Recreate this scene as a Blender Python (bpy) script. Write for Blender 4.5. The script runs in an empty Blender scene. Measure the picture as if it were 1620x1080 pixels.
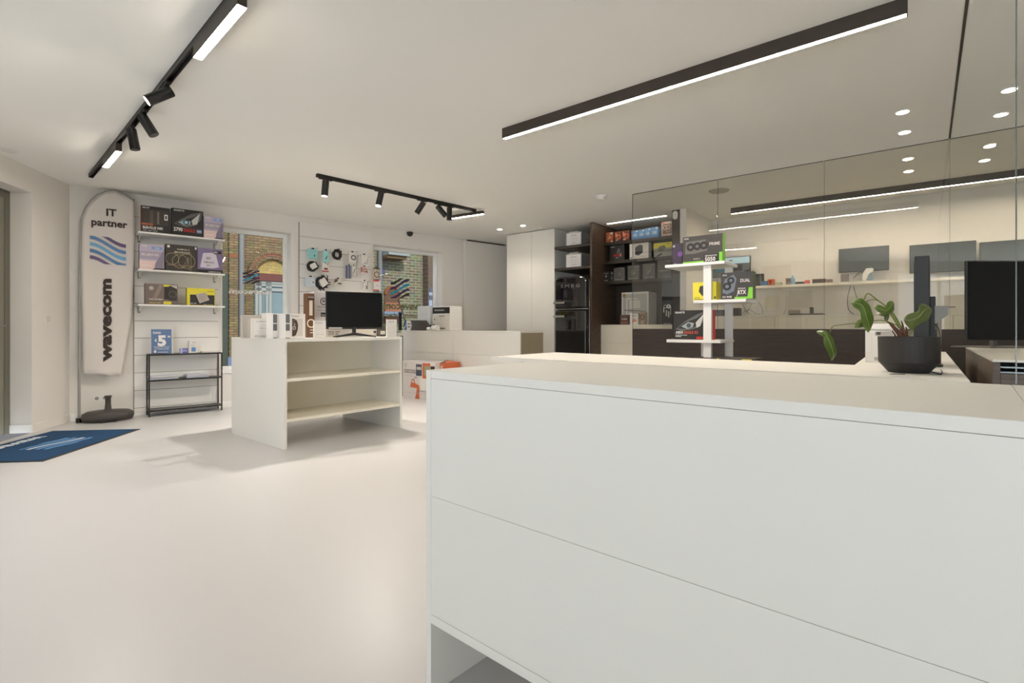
import bpy, math, random
from mathutils import Vector, Matrix
from math import sin, cos, pi, radians, atan2, sqrt
random.seed(7)
S = bpy.context.scene
COL = S.collection
# ------------------------------------------------------------------ camera, world, sun, daylight, exposure
F, HC, HY, CX = 815.0, 1.10, 518.0, 810.0        # focal length in pixels, eye height, horizon row, centre column
TH = radians(38.74)
CEIL = 2.77
cam_d = bpy.data.cameras.new('camera')
cam_d.sensor_width = 36; cam_d.lens = 36 * F / 1620
cam_d.shift_y = -(540 - HY) / 1620
cam_d.clip_start = .05; cam_d.clip_end = 200
cam = bpy.data.objects.new('camera', cam_d); COL.objects.link(cam)
cam.location = (0, 0, HC); cam.rotation_euler = (pi / 2, 0, TH)
S.camera = cam
W_ = bpy.data.worlds.new('sky'); S.world = W_; W_.use_nodes = True
bg = W_.node_tree.nodes['Background']; bg.inputs[0].default_value = (.88, .92, 1, 1); bg.inputs[1].default_value = 1.7
sun_d = bpy.data.lights.new('sun', 'SUN'); sun_d.energy = 3.2; sun_d.angle = .01; sun_d.color = (1, .93, .8)
sun = bpy.data.objects.new('sun', sun_d); COL.objects.link(sun)
sun.rotation_euler = Vector((.80, -.30, .62)).to_track_quat('Z', 'Y').to_euler()
S.view_settings.view_transform = 'Standard'; S.view_settings.look = 'None'
S.view_settings.gamma = 1; S.view_settings.use_curve_mapping = False
S.view_settings.exposure = 0.30
S.cycles.max_bounces = 10; S.cycles.diffuse_bounces = 6; S.cycles.transparent_max_bounces = 16
S.cycles.use_denoising = True
DAY = 220; CEIL_FILL = 70

def area(name, loc, direction, sx, sy, power, color):
    d = bpy.data.lights.new(name, 'AREA'); d.shape = 'RECTANGLE'; d.size = sx; d.size_y = sy
    d.energy = power; d.color = color
    o = bpy.data.objects.new(name, d); COL.objects.link(o); o.location = loc
    o.rotation_euler = (-Vector(direction)).to_track_quat('Z', 'Y').to_euler()
    return o
# room plan (metres): window wall W and street wall L meet in corner A
A = Vector((-7.814, 1.462, 0))
WD = Vector((.1728, .985, 0)); LD = Vector((.788, -.6157, 0))
LN = Vector((-.6157, -.788, 0))                  # outward normal of the street wall
# daylight: open sky above the street, falling in through the rear glazing and the street glazing
area('daylight_rear', (3.6, -8.6, 5.2), (-.05, 1, -.62), 5.5, 2.6, 1050, (.74, .87, 1))
area('daylight_street', A + LD * 7.0 + LN * 2.6 + Vector((0, 0, 5.0)), -LN + Vector((0, 0, -.75)), 7.0, 2.4, DAY * 1.1, (.78, .89, 1))
# area lamps added at ground level outside the same glazing to brighten the ceiling
area('ceiling_fill_rear', (3.6, -8.4, .0), (-.15, 1, .42), 5.0, 2.4, 750, (.84, .92, 1))
area('ceiling_fill_street', A + LD * 6.8 + LN * 2.0 + Vector((0, 0, .0)), -LN + Vector((0, 0, .42)), 7.0, 2.0, CEIL_FILL, (.88, .93, 1))

# ------------------------------------------------------------------ geometry of the photo -> points on real planes
def c2w(X, Z, z=0.0):
    return Vector((X * cos(TH) - Z * sin(TH), X * sin(TH) + Z * cos(TH), z))
def px(x, y, h):
    """point on the horizontal plane z = h"""
    Z = F * (HC - h) / (y - HY)
    return c2w((x - CX) / F * Z, Z, h)
def cp(x, y, Z):
    """point at distance Z straight ahead"""
    return c2w((x - CX) / F * Z, Z, HC - (y - HY) * Z / F)
def camz(p): return -p[0] * sin(TH) + p[1] * cos(TH)
class Frame:
    def __init__(s, o, rz):
        s.o = Vector((o[0], o[1], 0)); s.rz = rz
        s.ux = Vector((cos(rz), sin(rz), 0)); s.uy = Vector((-sin(rz), cos(rz), 0))
    def w(s, x, y, z=0): return s.o + s.ux * x + s.uy * y + Vector((0, 0, z))
    def loc(s, p): d = Vector((p[0], p[1], 0)) - s.o; return d.dot(s.ux), d.dot(s.uy)
    def col(s, x, ly):
        """local x where picture column x meets the local plane y = ly"""
        r = (x - CX) / F; d = c2w(r, 1); p0 = s.o + s.uy * ly
        # t*d = p0 + u*ux
        det = d.x * (-s.ux.y) + s.ux.x * d.y
        t = (p0.x * (-s.ux.y) + s.ux.x * p0.y) / det
        return (d * t - p0).dot(s.ux)
    def ht(s, x, y, ly):
        p = s.w(s.col(x, ly), ly); return HC - (y - HY) * camz(p) / F
FW = Frame(A, atan2(WD.y, WD.x))                 # window wall: x along the wall, -y into the room
FL = Frame(A + LD * 12, atan2(-LD.y, -LD.x))     # street wall, x runs towards corner A
FN = Frame((0, 0, 0), 0)                         # partition and back wall: x right, y away
FM = Frame((-4.5, 2.33, 0), pi / 2)              # low island
FC = Frame((-1.177, 1.052, 0), radians(-2.75))   # near counter

# ------------------------------------------------------------------ materials
def lin(c):
    return tuple((v / 255 / 12.92) if v / 255 <= .04045 else ((v / 255 + .055) / 1.055) ** 2.4 for v in c) + (1,)
MATS = {}
def mat(name, rgb=(200, 200, 200), rough=.5, metal=0, spec=.5, emit=0, ecol=None, alpha=1, bump=0, bscale=60, var=0, vscale=3, coat=0):
    if name in MATS: return MATS[name]
    m = bpy.data.materials.new(name); m.use_nodes = True; MATS[name] = m
    nt = m.node_tree; b = nt.nodes['Principled BSDF']
    b.inputs['Base Color'].default_value = lin(rgb); b.inputs['Roughness'].default_value = rough
    b.inputs['Metallic'].default_value = metal; b.inputs['Specular IOR Level'].default_value = spec
    b.inputs['Coat Weight'].default_value = coat
    if emit:
        b.inputs['Emission Color'].default_value = lin(ecol or rgb); b.inputs['Emission Strength'].default_value = emit
    if bump or var:
        tc = nt.nodes.new('ShaderNodeTexCoord'); n = nt.nodes.new('ShaderNodeTexNoise')
        nt.links.new(tc.outputs['Object'], n.inputs['Vector'])
        n.inputs['Scale'].default_value = bscale if bump else vscale; n.inputs['Detail'].default_value = 4
        if bump:
            bu = nt.nodes.new('ShaderNodeBump'); bu.inputs['Strength'].default_value = bump; bu.inputs['Distance'].default_value = .002
            nt.links.new(n.outputs['Fac'], bu.inputs['Height']); nt.links.new(bu.outputs[0], b.inputs['Normal'])
        if var:
            n2 = nt.nodes.new('ShaderNodeTexNoise'); n2.inputs['Scale'].default_value = vscale
            nt.links.new(tc.outputs['Object'], n2.inputs['Vector'])
            mx = nt.nodes.new('ShaderNodeMix'); mx.data_type = 'RGBA'
            mx.inputs['A'].default_value = lin(rgb); mx.inputs['B'].default_value = lin([max(0, v * (1 - var)) for v in rgb])
            nt.links.new(n2.outputs['Fac'], mx.inputs['Factor']); nt.links.new(mx.outputs['Result'], b.inputs['Base Color'])
    return m
def P(r, g, b_):                                  # matt print / card colours
    return mat('print_%d_%d_%d' % (r, g, b_), (r, g, b_), .45)
def glass(name, ior, tint=(1, 1, 1), alpha=0):
    m = bpy.data.materials.new(name); m.use_nodes = True; nt = m.node_tree
    for n in list(nt.nodes):
        if n.type != 'OUTPUT_MATERIAL': nt.nodes.remove(n)
    out = nt.nodes['Material Output']
    t = nt.nodes.new('ShaderNodeBsdfTransparent'); t.inputs[0].default_value = tint + (1,)
    if ior <= 1:
        nt.links.new(t.outputs[0], out.inputs[0]); MATS[name] = m; return m
    g = nt.nodes.new('ShaderNodeBsdfGlossy'); g.inputs['Roughness'].default_value = .0
    f = nt.nodes.new('ShaderNodeFresnel'); f.inputs[0].default_value = ior
    mx = nt.nodes.new('ShaderNodeMixShader')
    geo = nt.nodes.new('ShaderNodeNewGeometry')   # the same Fresnel from either side of the pane
    mm = nt.nodes.new('ShaderNodeMix'); mm.data_type = 'FLOAT'
    mm.inputs['A'].default_value = ior; mm.inputs['B'].default_value = 1 / ior
    nt.links.new(geo.outputs['Backfacing'], mm.inputs['Factor'])
    # Fresnel node inverts the index on back faces by itself; give it the inverse there so both sides agree
    nt.links.new(mm.outputs['Result'], f.inputs[0])
    nt.links.new(f.outputs[0], mx.inputs[0]); nt.links.new(t.outputs[0], mx.inputs[1]); nt.links.new(g.outputs[0], mx.inputs[2])
    nt.links.new(mx.outputs[0], out.inputs[0]); MATS[name] = m
    return m
def wood(name, c1, c2, rough=.45):
    m = bpy.data.materials.new(name); m.use_nodes = True; nt = m.node_tree; b = nt.nodes['Principled BSDF']
    b.inputs['Roughness'].default_value = rough
    tc = nt.nodes.new('ShaderNodeTexCoord'); mp = nt.nodes.new('ShaderNodeMapping'); mp.inputs['Scale'].default_value = (3, 3, 40)
    n = nt.nodes.new('ShaderNodeTexNoise'); n.inputs['Scale'].default_value = 2; n.inputs['Detail'].default_value = 6
    r = nt.nodes.new('ShaderNodeValToRGB'); r.color_ramp.elements[0].color = lin(c1); r.color_ramp.elements[1].color = lin(c2)
    r.color_ramp.elements[0].position = .35; r.color_ramp.elements[1].position = .65
    nt.links.new(tc.outputs['Object'], mp.inputs[0]); nt.links.new(mp.outputs[0], n.inputs['Vector'])
    nt.links.new(n.outputs['Fac'], r.inputs[0]); nt.links.new(r.outputs[0], b.inputs['Base Color']); MATS[name] = m
    return m
def brick(name, c1, c2, mortar, w=.22, h=.065, ms=.012, rough=.9):
    m = bpy.data.materials.new(name); m.use_nodes = True; nt = m.node_tree; b = nt.nodes['Principled BSDF']
    b.inputs['Roughness'].default_value = rough
    tc = nt.nodes.new('ShaderNodeTexCoord'); sp = nt.nodes.new('ShaderNodeSeparateXYZ'); cb = nt.nodes.new('ShaderNodeCombineXYZ')
    nt.links.new(tc.outputs['Object'], sp.inputs[0]); nt.links.new(sp.outputs[0], cb.inputs[0]); nt.links.new(sp.outputs[2], cb.inputs[1])
    br = nt.nodes.new('ShaderNodeTexBrick'); br.inputs['Color1'].default_value = lin(c1); br.inputs['Color2'].default_value = lin(c2)
    br.inputs['Mortar'].default_value = lin(mortar); br.inputs['Scale'].default_value = 1
    br.inputs['Brick Width'].default_value = w; br.inputs['Row Height'].default_value = h; br.inputs['Mortar Size'].default_value = ms
    nt.links.new(cb.outputs[0], br.inputs['Vector'])
    n = nt.nodes.new('ShaderNodeTexNoise'); n.inputs['Scale'].default_value = 5; n.inputs['Detail'].default_value = 8
    nt.links.new(tc.outputs['Object'], n.inputs['Vector'])
    mx = nt.nodes.new('ShaderNodeMix'); mx.data_type = 'RGBA'; mx.blend_type = 'OVERLAY'; mx.inputs['Factor'].default_value = .6
    nt.links.new(br.outputs['Color'], mx.inputs['A']); nt.links.new(n.outputs['Color'], mx.inputs['B'])
    hs = nt.nodes.new('ShaderNodeHueSaturation'); hs.inputs['Saturation'].default_value = .8
    nt.links.new(mx.outputs['Result'], hs.inputs['Color']); nt.links.new(hs.outputs[0], b.inputs['Base Color'])
    MATS[name] = m; return m
wallm = mat('wall_paint', (226, 222, 216), .8, bump=.15, bscale=250, spec=.2)
ceilm = mat('ceiling_paint', (238, 236, 230), .85, spec=.2)
floorm = mat('floor_resin', (196, 194, 193), .33, spec=.45, bump=.03, bscale=6)
revealm = mat('reveal_paint', (236, 236, 233), .6)
lamin = mat('white_laminate', (224, 221, 214), .38, var=.02, vscale=2)
laminc = mat('cream_laminate', (228, 222, 206), .4)
slatm = mat('slat_white', (228, 225, 220), .5)
groove = mat('slat_groove', (120, 112, 102), .6)
blackm = mat('black_metal', (38, 35, 32), .45, metal=.3)
bronzem = mat('lamp_black', (62, 54, 48), .5, metal=.2)
darkm = mat('black_plastic', (24, 23, 22), .42)
screenm = mat('screen_black', (12, 12, 13), .12, spec=.4)
glossm = mat('gloss_black', (12, 11, 11), .04, spec=.8, coat=.5)
chrome = mat('chrome', (200, 200, 200), .15, metal=1)
whitep = mat('white_plastic', (228, 226, 222), .4)
greyp = mat('grey_plastic', (150, 148, 144), .5)
lampm = mat('lamp_glow', (255, 244, 224), .5, emit=165, ecol=(255, 243, 228))
spotm = mat('spot_glow', (255, 244, 224), .5, emit=25, ecol=(255, 238, 210))
lampd = mat('lamp_glow_soft', (255, 244, 224), .5, emit=75, ecol=(255, 238, 214))
downm = mat('downlight_glow', (255, 250, 240), .5, emit=25, ecol=(255, 240, 215))
woodd = wood('dark_wood', (46, 36, 29), (58, 47, 38))
woodp = wood('brown_wood', (74, 58, 46), (92, 74, 60))
glassp = glass('partition_glass', 1.62, (.93, .93, .91))
glassc = glass('clear_glass', 1.0, (.985, .99, .985))
glassw = glass('window_glass', 1.25, (.93, .95, .95))
edgem = mat('glass_edge', (92, 96, 88), .2)
clothm = mat('banner_cloth', (214, 208, 202), .9, bump=.3, bscale=300, spec=.1)

# ------------------------------------------------------------------ mesh helpers
TXT = {}
def text_geo(s, bold):
    k = (s, bold)
    if k not in TXT:
        cu = bpy.data.curves.new('t', 'FONT'); cu.body = s; cu.size = 1; cu.offset = bold; cu.resolution_u = 2
        cu.align_x = 'LEFT'
        o = bpy.data.objects.new('t', cu); COL.objects.link(o)
        dg = bpy.context.evaluated_depsgraph_get(); dg.update()
        me = bpy.data.meshes.new_from_object(o.evaluated_get(dg))
        vs = [tuple(v.co) for v in me.vertices]; fs = [tuple(p.vertices) for p in me.polygons]
        bpy.data.objects.remove(o); bpy.data.curves.remove(cu); bpy.data.meshes.remove(me)
        xs = [v[0] for v in vs] or [0]; ys = [v[1] for v in vs] or [0]
        TXT[k] = (vs, fs, min(xs), max(xs), min(ys), max(ys))
    return TXT[k]
class MB:
    def __init__(s): s.v = []; s.f = []; s.m = []; s.mats = []; s.sm = []
    def mi(s, m):
        if m not in s.mats: s.mats.append(m)
        return s.mats.index(m)
    def add(s, vs, fs, m, smooth=False):
        n = len(s.v); s.v += [tuple(v) for v in vs]; k = s.mi(m)
        for f in fs: s.f.append([n + i for i in f]); s.m.append(k); s.sm.append(smooth)
        return s
    def box(s, x0, x1, y0, y1, z0, z1, m):
        if x1 < x0: x0, x1 = x1, x0
        if y1 < y0: y0, y1 = y1, y0
        if z1 < z0: z0, z1 = z1, z0
        vs = [(x, y, z) for z in (z0, z1) for y in (y0, y1) for x in (x0, x1)]
        return s.add(vs, [(0, 2, 3, 1), (4, 5, 7, 6), (0, 1, 5, 4), (2, 6, 7, 3), (0, 4, 6, 2), (1, 3, 7, 5)], m)
    def quad(s, pts, m): return s.add(pts, [tuple(range(len(pts)))], m)
    def prism(s, pts, m, axis='z', a=0, b=1):
        """2D outline pushed from a to b along axis"""
        def q(p, t): return {'z': (p[0], p[1], t), 'y': (p[0], t, p[1]), 'x': (t, p[0], p[1])}[axis]
        n = len(pts); vs = [q(p, a) for p in pts] + [q(p, b) for p in pts]
        fs = [tuple(range(n))[::-1], tuple(range(n, 2 * n))] + [(i, (i + 1) % n, n + (i + 1) % n, n + i) for i in range(n)]
        return s.add(vs, fs, m)
    def tube(s, pts, r, m, seg=8, close=False):
        pts = [Vector(p) for p in pts]; n = len(pts); rr = r if isinstance(r, (list, tuple)) else [r] * n
        up = None; vs = []
        for i, p in enumerate(pts):
            if close: t = pts[(i + 1) % n] - pts[i - 1]
            else: t = pts[min(i + 1, n - 1)] - pts[max(i - 1, 0)]
            t.normalize()
            if up is None: up = Vector((0, 0, 1)) if abs(t.z) < .9 else Vector((1, 0, 0))
            a = t.cross(up); a.normalize(); b = a.cross(t); b.normalize(); up = b
            for k in range(seg):
                an = 2 * pi * k / seg; vs.append(p + (a * cos(an) + b * sin(an)) * rr[i])
        fs = []
        for i in range(n if close else n - 1):
            j = (i + 1) % n
            for k in range(seg): fs.append((i * seg + k, i * seg + (k + 1) % seg, j * seg + (k + 1) % seg, j * seg + k))
        s.add(vs, fs, m, True)
        if not close: s.add(vs[:seg], [tuple(range(seg))[::-1]], m); s.add(vs[-seg:], [tuple(range(seg))], m)
        return s
    def cyl(s, p, q, r, m, seg=24): return s.tube([p, q], r, m, seg)
    def lathe(s, prof, m, c=(0, 0, 0), seg=24, smooth=True):
        vs = [(c[0] + r * cos(2 * pi * k / seg), c[1] + r * sin(2 * pi * k / seg), c[2] + z) for r, z in prof for k in range(seg)]
        fs = [(i * seg + k, i * seg + (k + 1) % seg, (i + 1) * seg + (k + 1) % seg, (i + 1) * seg + k) for i in range(len(prof) - 1) for k in range(seg)]
        s.add(vs, fs, m, smooth)
        s.add(vs[:seg], [tuple(range(seg))[::-1]], m); s.add(vs[-seg:], [tuple(range(seg))], m)
        return s
    def text(s, st, mp, size, m, w=None, align='c', bold=.0, cap=True):
        """mp(u, v) -> 3D; size = letter height; w = wanted width"""
        vs, fs, x0, x1, y0, y1 = text_geo(st, bold)
        if not vs: return s
        H = .7 if cap else (y1 - y0); k = size / H; kx = k if w is None else w / max(1e-6, (x1 - x0))
        off = {'c': -(x0 + x1) / 2, 'l': -x0, 'r': -x1}[align]
        return s.add([mp((v[0] + off) * kx, v[1] * k) for v in vs], fs, m)
    def build(s, name, parent=None, loc=None, rz=0, bevel=0, subsurf=0, seg=2):
        me = bpy.data.meshes.new(name); me.from_pydata(s.v, [], s.f)
        for m in s.mats: me.materials.append(m)
        me.polygons.foreach_set('material_index', s.m); me.polygons.foreach_set('use_smooth', s.sm); me.update()
        o = bpy.data.objects.new(name, me); COL.objects.link(o)
        if parent: o.parent = parent
        if loc is not None: o.location = loc
        o.rotation_euler = (0, 0, rz)
        if bevel:
            b = o.modifiers.new('bevel', 'BEVEL'); b.width = bevel; b.segments = seg; b.limit_method = 'ANGLE'; b.angle_limit = .6
        if subsurf:
            b = o.modifiers.new('sub', 'SUBSURF'); b.levels = b.render_levels = subsurf
        return o
def tag(o, label=None, cat=None, group=None, kind=None):
    if label: o['label'] = label
    if cat: o['category'] = cat
    if group: o['group'] = group
    if kind: o['kind'] = kind
    return o
def thing(name, label, cat, loc, rz=0, group=None):
    o = bpy.data.objects.new(name, None); COL.objects.link(o); o.empty_display_size = .1
    o.location = loc; o.rotation_euler = (0, 0, rz)
    return tag(o, label, cat, group)
def struct(o): o['kind'] = 'structure'; return o
def copy_tree(o, parent=None):
    c = o.copy(); COL.objects.link(c); c.parent = parent
    for ch in list(o.children): copy_tree(ch, c)
    return c
EPS = .0006
def prints(mb, w, h, items, x0=0, z0=0, y0=0, mp=None):
    """printing on the front (-y) face; u, v run 0..1 over the face"""
    e = EPS
    for it in items:
        y = y0 - e; e += .0003
        f = mp or (lambda a, b, y=y: (x0 + a, y, z0 + b))
        g = (lambda u, v, f=f: f(u * w, v * h))
        k = it[0]
        if k == 'r': _, u0, v0, u1, v1, m = it; mb.quad([g(u0, v0), g(u1, v0), g(u1, v1), g(u0, v1)], m)
        elif k == 'p': mb.quad([g(*p) for p in it[1]], it[2])
        elif k == 't':      # ('t', text, u, v, height, colour, [width], [align], [bold])
            st, u, v, sz, m = it[1:6]; wd = it[6] if len(it) > 6 else None; al = it[7] if len(it) > 7 else 'c'; bo = it[8] if len(it) > 8 else .01
            mb.text(st, (lambda a, b, f=f, u=u, v=v: f(u * w + a, v * h + b)), sz * h, m, None if wd is None else wd * w, al, bo)
        elif k == 'l':      # polyline
            pts, wd, m = it[1:4]
            for (a, b), (c, d) in zip(pts, pts[1:]):
                ax, ay, bx, by = a * w, b * h, c * w, d * h; L = max(1e-6, sqrt((bx - ax) ** 2 + (by - ay) ** 2)); nx, ny = -(by - ay) / L * wd * h / 2, (bx - ax) / L * wd * h / 2
                mb.quad([f(ax + nx, ay + ny), f(ax - nx, ay - ny), f(bx - nx, by - ny), f(bx + nx, by + ny)], m)
        elif k == 'o':      # ring / disc
            u, v, r, m = it[1:5]; ri = it[5] if len(it) > 5 else 0; n = 20
            po = [(u * w + r * h * cos(2 * pi * i / n), v * h + r * h * sin(2 * pi * i / n)) for i in range(n)]
            if not ri: mb.quad([f(*p) for p in po], m)
            else:
                pi_ = [(u * w + ri * h * cos(2 * pi * i / n), v * h + ri * h * sin(2 * pi * i / n)) for i in range(n)]
                for i in range(n): j = (i + 1) % n; mb.quad([f(*po[i]), f(*po[j]), f(*pi_[j]), f(*pi_[i])], m)
def carton(name, label, fr, ly, x0, x1, ytop, zb, depth, base, items, cat='box', group=None, ybase=None, side=None, turn=0, hh=None):
    """a printed carton whose front face spans picture columns x0..x1 on the local plane ly and stands on height zb"""
    a, b = fr.col(x0, ly), fr.col(x1, ly); w = b - a
    h = hh or fr.ht((x0 + x1) / 2, ytop, ly) - zb
    m = MB(); m.box(0, w, 0, depth, 0, h, base)
    if side: m.quad([(-EPS, depth, 0), (-EPS, 0, 0), (-EPS, 0, h), (-EPS, depth, h)], side); m.quad([(w + EPS, 0, 0), (w + EPS, depth, 0), (w + EPS, depth, h), (w + EPS, 0, h)], side)
    prints(m, w, h, items)
    o = m.build(name, None, fr.w(a, ly, zb), fr.rz + turn)
    return tag(o, label, cat, group)
def emblem(mb, f, x0, x1, z0, z1, c1, c2, c3, flip=1):
    """wavy square emblem: five bands falling to the right (flip=-1: rising), cut off at the square's top and foot"""
    H = z1 - z0; n = 16; th = .13
    for mid, c in ((.95, c3), (.71, c1), (.47, c2), (.23, c1), (-.01, c3)):
        L = []
        for i in range(n + 1):
            v = mid + flip * .235 * cos(pi * i / n); a, b = min(1, v + th / 2), max(0, v - th / 2)
            L.append((x0 + (x1 - x0) * i / n, z0 + a * H, z0 + b * H, a - b))
        for p, q in zip(L, L[1:]):
            if p[3] > 0 or q[3] > 0:
                pb, qb = min(p[2], p[1]) if p[3] > 0 else p[1], q[2] if q[3] > 0 else q[1]
                mb.quad([f(p[0], pb), f(q[0], qb), f(q[0], q[1]), f(p[0], p[1])], c)

# ================================================================== THE SHELL
Bp = A + LD * 12
CORN = A + WD * 6.95                              # far corner of the window wall
room = [(A.x, A.y), (Bp.x, Bp.y), (6, Bp.y), (6, 8.25), (CORN.x, 8.25)]
big = [(-9, 8.9), (-9.2, -1), (-8, 1), (Bp.x - .8, Bp.y - .6), (6.3, Bp.y - .6), (6.3, 8.6), (-6, 8.9)]
def outline(pts, grow=.0): return pts
m = MB(); m.prism(room[::-1][::-1], floorm, 'z', -.12, 0); struct(m.build('floor'))
out = [tuple((A + LN * .28 - WD * .1)[:2]), tuple((Bp + LN * .28)[:2]), (6.25, Bp.y - .3), (6.25, 8.5), tuple((CORN + Vector((-.28, .25, 0)))[:2]), tuple((A - Vector((WD.y, -WD.x, 0)) * .3)[:2])]
m = MB(); m.prism(out, ceilm, 'z', CEIL, CEIL + .25); struct(m.build('ceiling'))

def wall_with_holes(name, fr, x0, x1, holes, th=.3, z0=0, z1=CEIL, m_=wallm):
    """wall slab behind the local plane y = 0 with rectangular openings (x0, x1, z0, z1)"""
    mb = MB(); cuts = sorted(holes); cur = x0
    for a, b, c, d in cuts:
        if a > cur: mb.box(cur, a, 0, th, z0, z1, m_)
        if c > z0: mb.box(a, b, 0, th, z0, c, m_)
        if d < z1: mb.box(a, b, 0, th, d, z1, m_)
        cur = b
    if cur < x1: mb.box(cur, x1, 0, th, z0, z1, m_)
    return struct(mb.build(name, None, fr.w(0, 0), fr.rz))
# window openings on the window wall, measured from the picture
w1r = FW.col(461, 0); w1l = FW.col(352, 0) - .02; w1t = FW.ht(461, 369, 0); w1b = .50
w2l = FW.col(590.5, 0); w2r = FW.col(699.5, 0); w2t = FW.ht(699, 399, 0); w2b = .50
wall_with_holes('wall_window', FW, -.3, 6.95, [(w1l, w1r, w1b, w1t), (w2l, w2r, w2b, w2t)], .30)
def window(name, fr, a, b, z0, z1, depth, glassmat, fw=.055, mull=()):
    mb = MB(); y = depth
    for (p, q, r, s_) in ((a, a + fw, z0, z1), (b - fw, b, z0, z1), (a + fw, b - fw, z0, z0 + fw), (a + fw, b - fw, z1 - fw, z1)):
        mb.box(p, q, y, y + .06, r, s_, revealm)
    for x in mull: mb.box(x - .03, x + .03, y, y + .06, z0 + fw, z1 - fw, revealm)
    o = struct(mb.build(name, None, fr.w(0, 0), fr.rz, bevel=.004))
    g = MB(); g.box(a + fw, b - fw, y + .025, y + .031, z0 + fw, z1 - fw, glassmat)
    g.build('pane', o)
    return o
win1 = window('window_1', FW, w1l, w1r, w1b, w1t, .17, glassw)
win2 = window('window_2', FW, w2l, w2r, w2b, w2t, .17, glassw)
for wn, a, b in (('window_1', w1l, w1r), ('window_2', w2l, w2r)):
    m = MB(); m.box(a - .01, b + .01, -.02, .17, .47, .505, revealm); m.build('window_sill', win1 if wn == 'window_1' else win2, bevel=.004)
# street wall: door recess near corner A, glazing further along; FL.x runs towards A, A is at x = 12
xd = 12 - (A - px(52, 684, 0)).length
dl = xd - 1.10
dz = FL.ht(51, 305, 0)
wall_with_holes('wall_street', FL, 0, 12.2, [(.3, 4.2, .25, 2.5), (5.0, 8.7, .25, 2.5), (dl, xd, 0, dz)], .26)
# frame y axis of FL points outwards
window('window_3', FL, .3, 4.2, .25, 2.5, .15, glassc, .06, (1.6, 2.9))
doorm = mat('door_frame', (104, 102, 90), .5)
m = MB(); m.box(dl, dl + .09, .19, .25, 0, dz, doorm); m.box(xd - .075, xd, .19, .25, 0, dz, doorm); m.box(dl + .09, xd - .075, .19, .25, dz - .08, dz, doorm)
dr = struct(m.build('door_1', None, FL.w(0, 0), FL.rz, bevel=.003))
m = MB(); m.box(dl + .09, xd - .075, .20, .24, .01, dz - .08, mat('door_leaf', (128, 126, 112), .5)); lf = m.build('door_leaf', dr)
m = MB(); m.box(xd - .20, xd - .15, .19, .2, 1.0, 1.24, whitep); m.tube([(xd - .175, .18, 1.12), (xd - .175, .13, 1.12), (xd - .30, .13, 1.12)], .009, chrome); m.build('door_handle', lf)
FR = Frame((6.2, Bp.y, 0), pi)
wall_with_holes('wall_rear', FR, -.05, 4.6, [(.3, 4.2, .25, 2.5)], .25)
window('added_window', FL, 5.0, 8.7, .25, 2.5, .15, glassc, .06, (6.2, 7.5))  # glazing added so more daylight reaches the left side of the shop
window('window_5', FR, .3, 4.2, .25, 2.5, .12, glassc, .06, (1.6, 2.9))
m = MB(); m.box(0, .25, Bp.y - .25, 8.5, 0, CEIL, wallm); struct(m.build('wall_right', None, (6, 0, 0)))
# back wall of the workshop; a bright glazed slit beside the tall cupboards
slx0, slx1 = FN.col(800.5, 8.25), FN.col(806, 8.25)
m = MB(); bw = [(CORN.x - .25, slx0), (slx1 + .2, 6.2)]
m.box(CORN.x - .25, slx0, 8.25, 8.5, 0, CEIL, wallm); m.box(slx0, slx1 + .2, 8.25, 8.5, 2.15, CEIL, wallm); m.box(slx1 + .2, 6.2, 8.25, 8.5, 0, CEIL, wallm)
struct(m.build('wall_back'))
m = MB(); m.box(slx0, slx0 + .02, 8.3, 8.36, 0, 2.15, revealm); m.box(slx1 + .18, slx1 + .2, 8.3, 8.36, 0, 2.15, revealm); m.box(slx0, slx1 + .2, 8.3, 8.36, 2.12, 2.15, revealm)
w4 = struct(m.build('window_4'))
m = MB(); m.box(slx0 + .02, slx1 + .18, 8.32, 8.33, 0, 2.12, glassc); m.build('pane', w4)
# return wall beside the dark shelving
m = MB(); e1_ = FN.col(1075.5, 7.14); m.box(e1_ + .002, e1_ + .09, 7.142, 8.25, 0, CEIL, wallm); struct(m.build('wall_return'))
# baseboards
m = MB(); m.box(-.0, w1l + 1.3, -.012, 0, 0, .085, revealm); m.box(w1l + 1.3, 6.9, -.012, 0, 0, .085, revealm); struct(m.build('baseboard_window', None, FW.w(0, 0), FW.rz))
m = MB(); m.box(xd, 12, -.012, 0, 0, .085, wallm); struct(m.build('baseboard_street', None, FL.w(0, 0), FL.rz))
m = MB(); m.box(xd - .012, xd, 0, .19, 0, .085, revealm); struct(m.build('baseboard_recess', None, FL.w(0, 0), FL.rz))
# sliding door leaf at the end of the window wall
s0, s1 = FW.col(735.5, -.07), FW.col(801, -.07); st = FW.ht(740, 381, -.07)
m = MB(); m.box(s0, s1, -.07, -.02, .01, st, wallm)
sd = struct(m.build('door_2', None, FW.w(0, 0), FW.rz, bevel=.002))
m = MB(); m.box(s0 + .08, s1 - .02, -.062, -.02, st, st + .025, mat('rail_dark', (70, 60, 50), .6)); m.build('door_rail', sd)
# thin joint across the ceiling where the side pane runs
m = MB(); m.box(.16, .174, 1.6, 5.96, CEIL - .004, CEIL + .01, mat('joint_dark', (70, 62, 54), .6)); struct(m.build('trim_1'))

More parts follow.
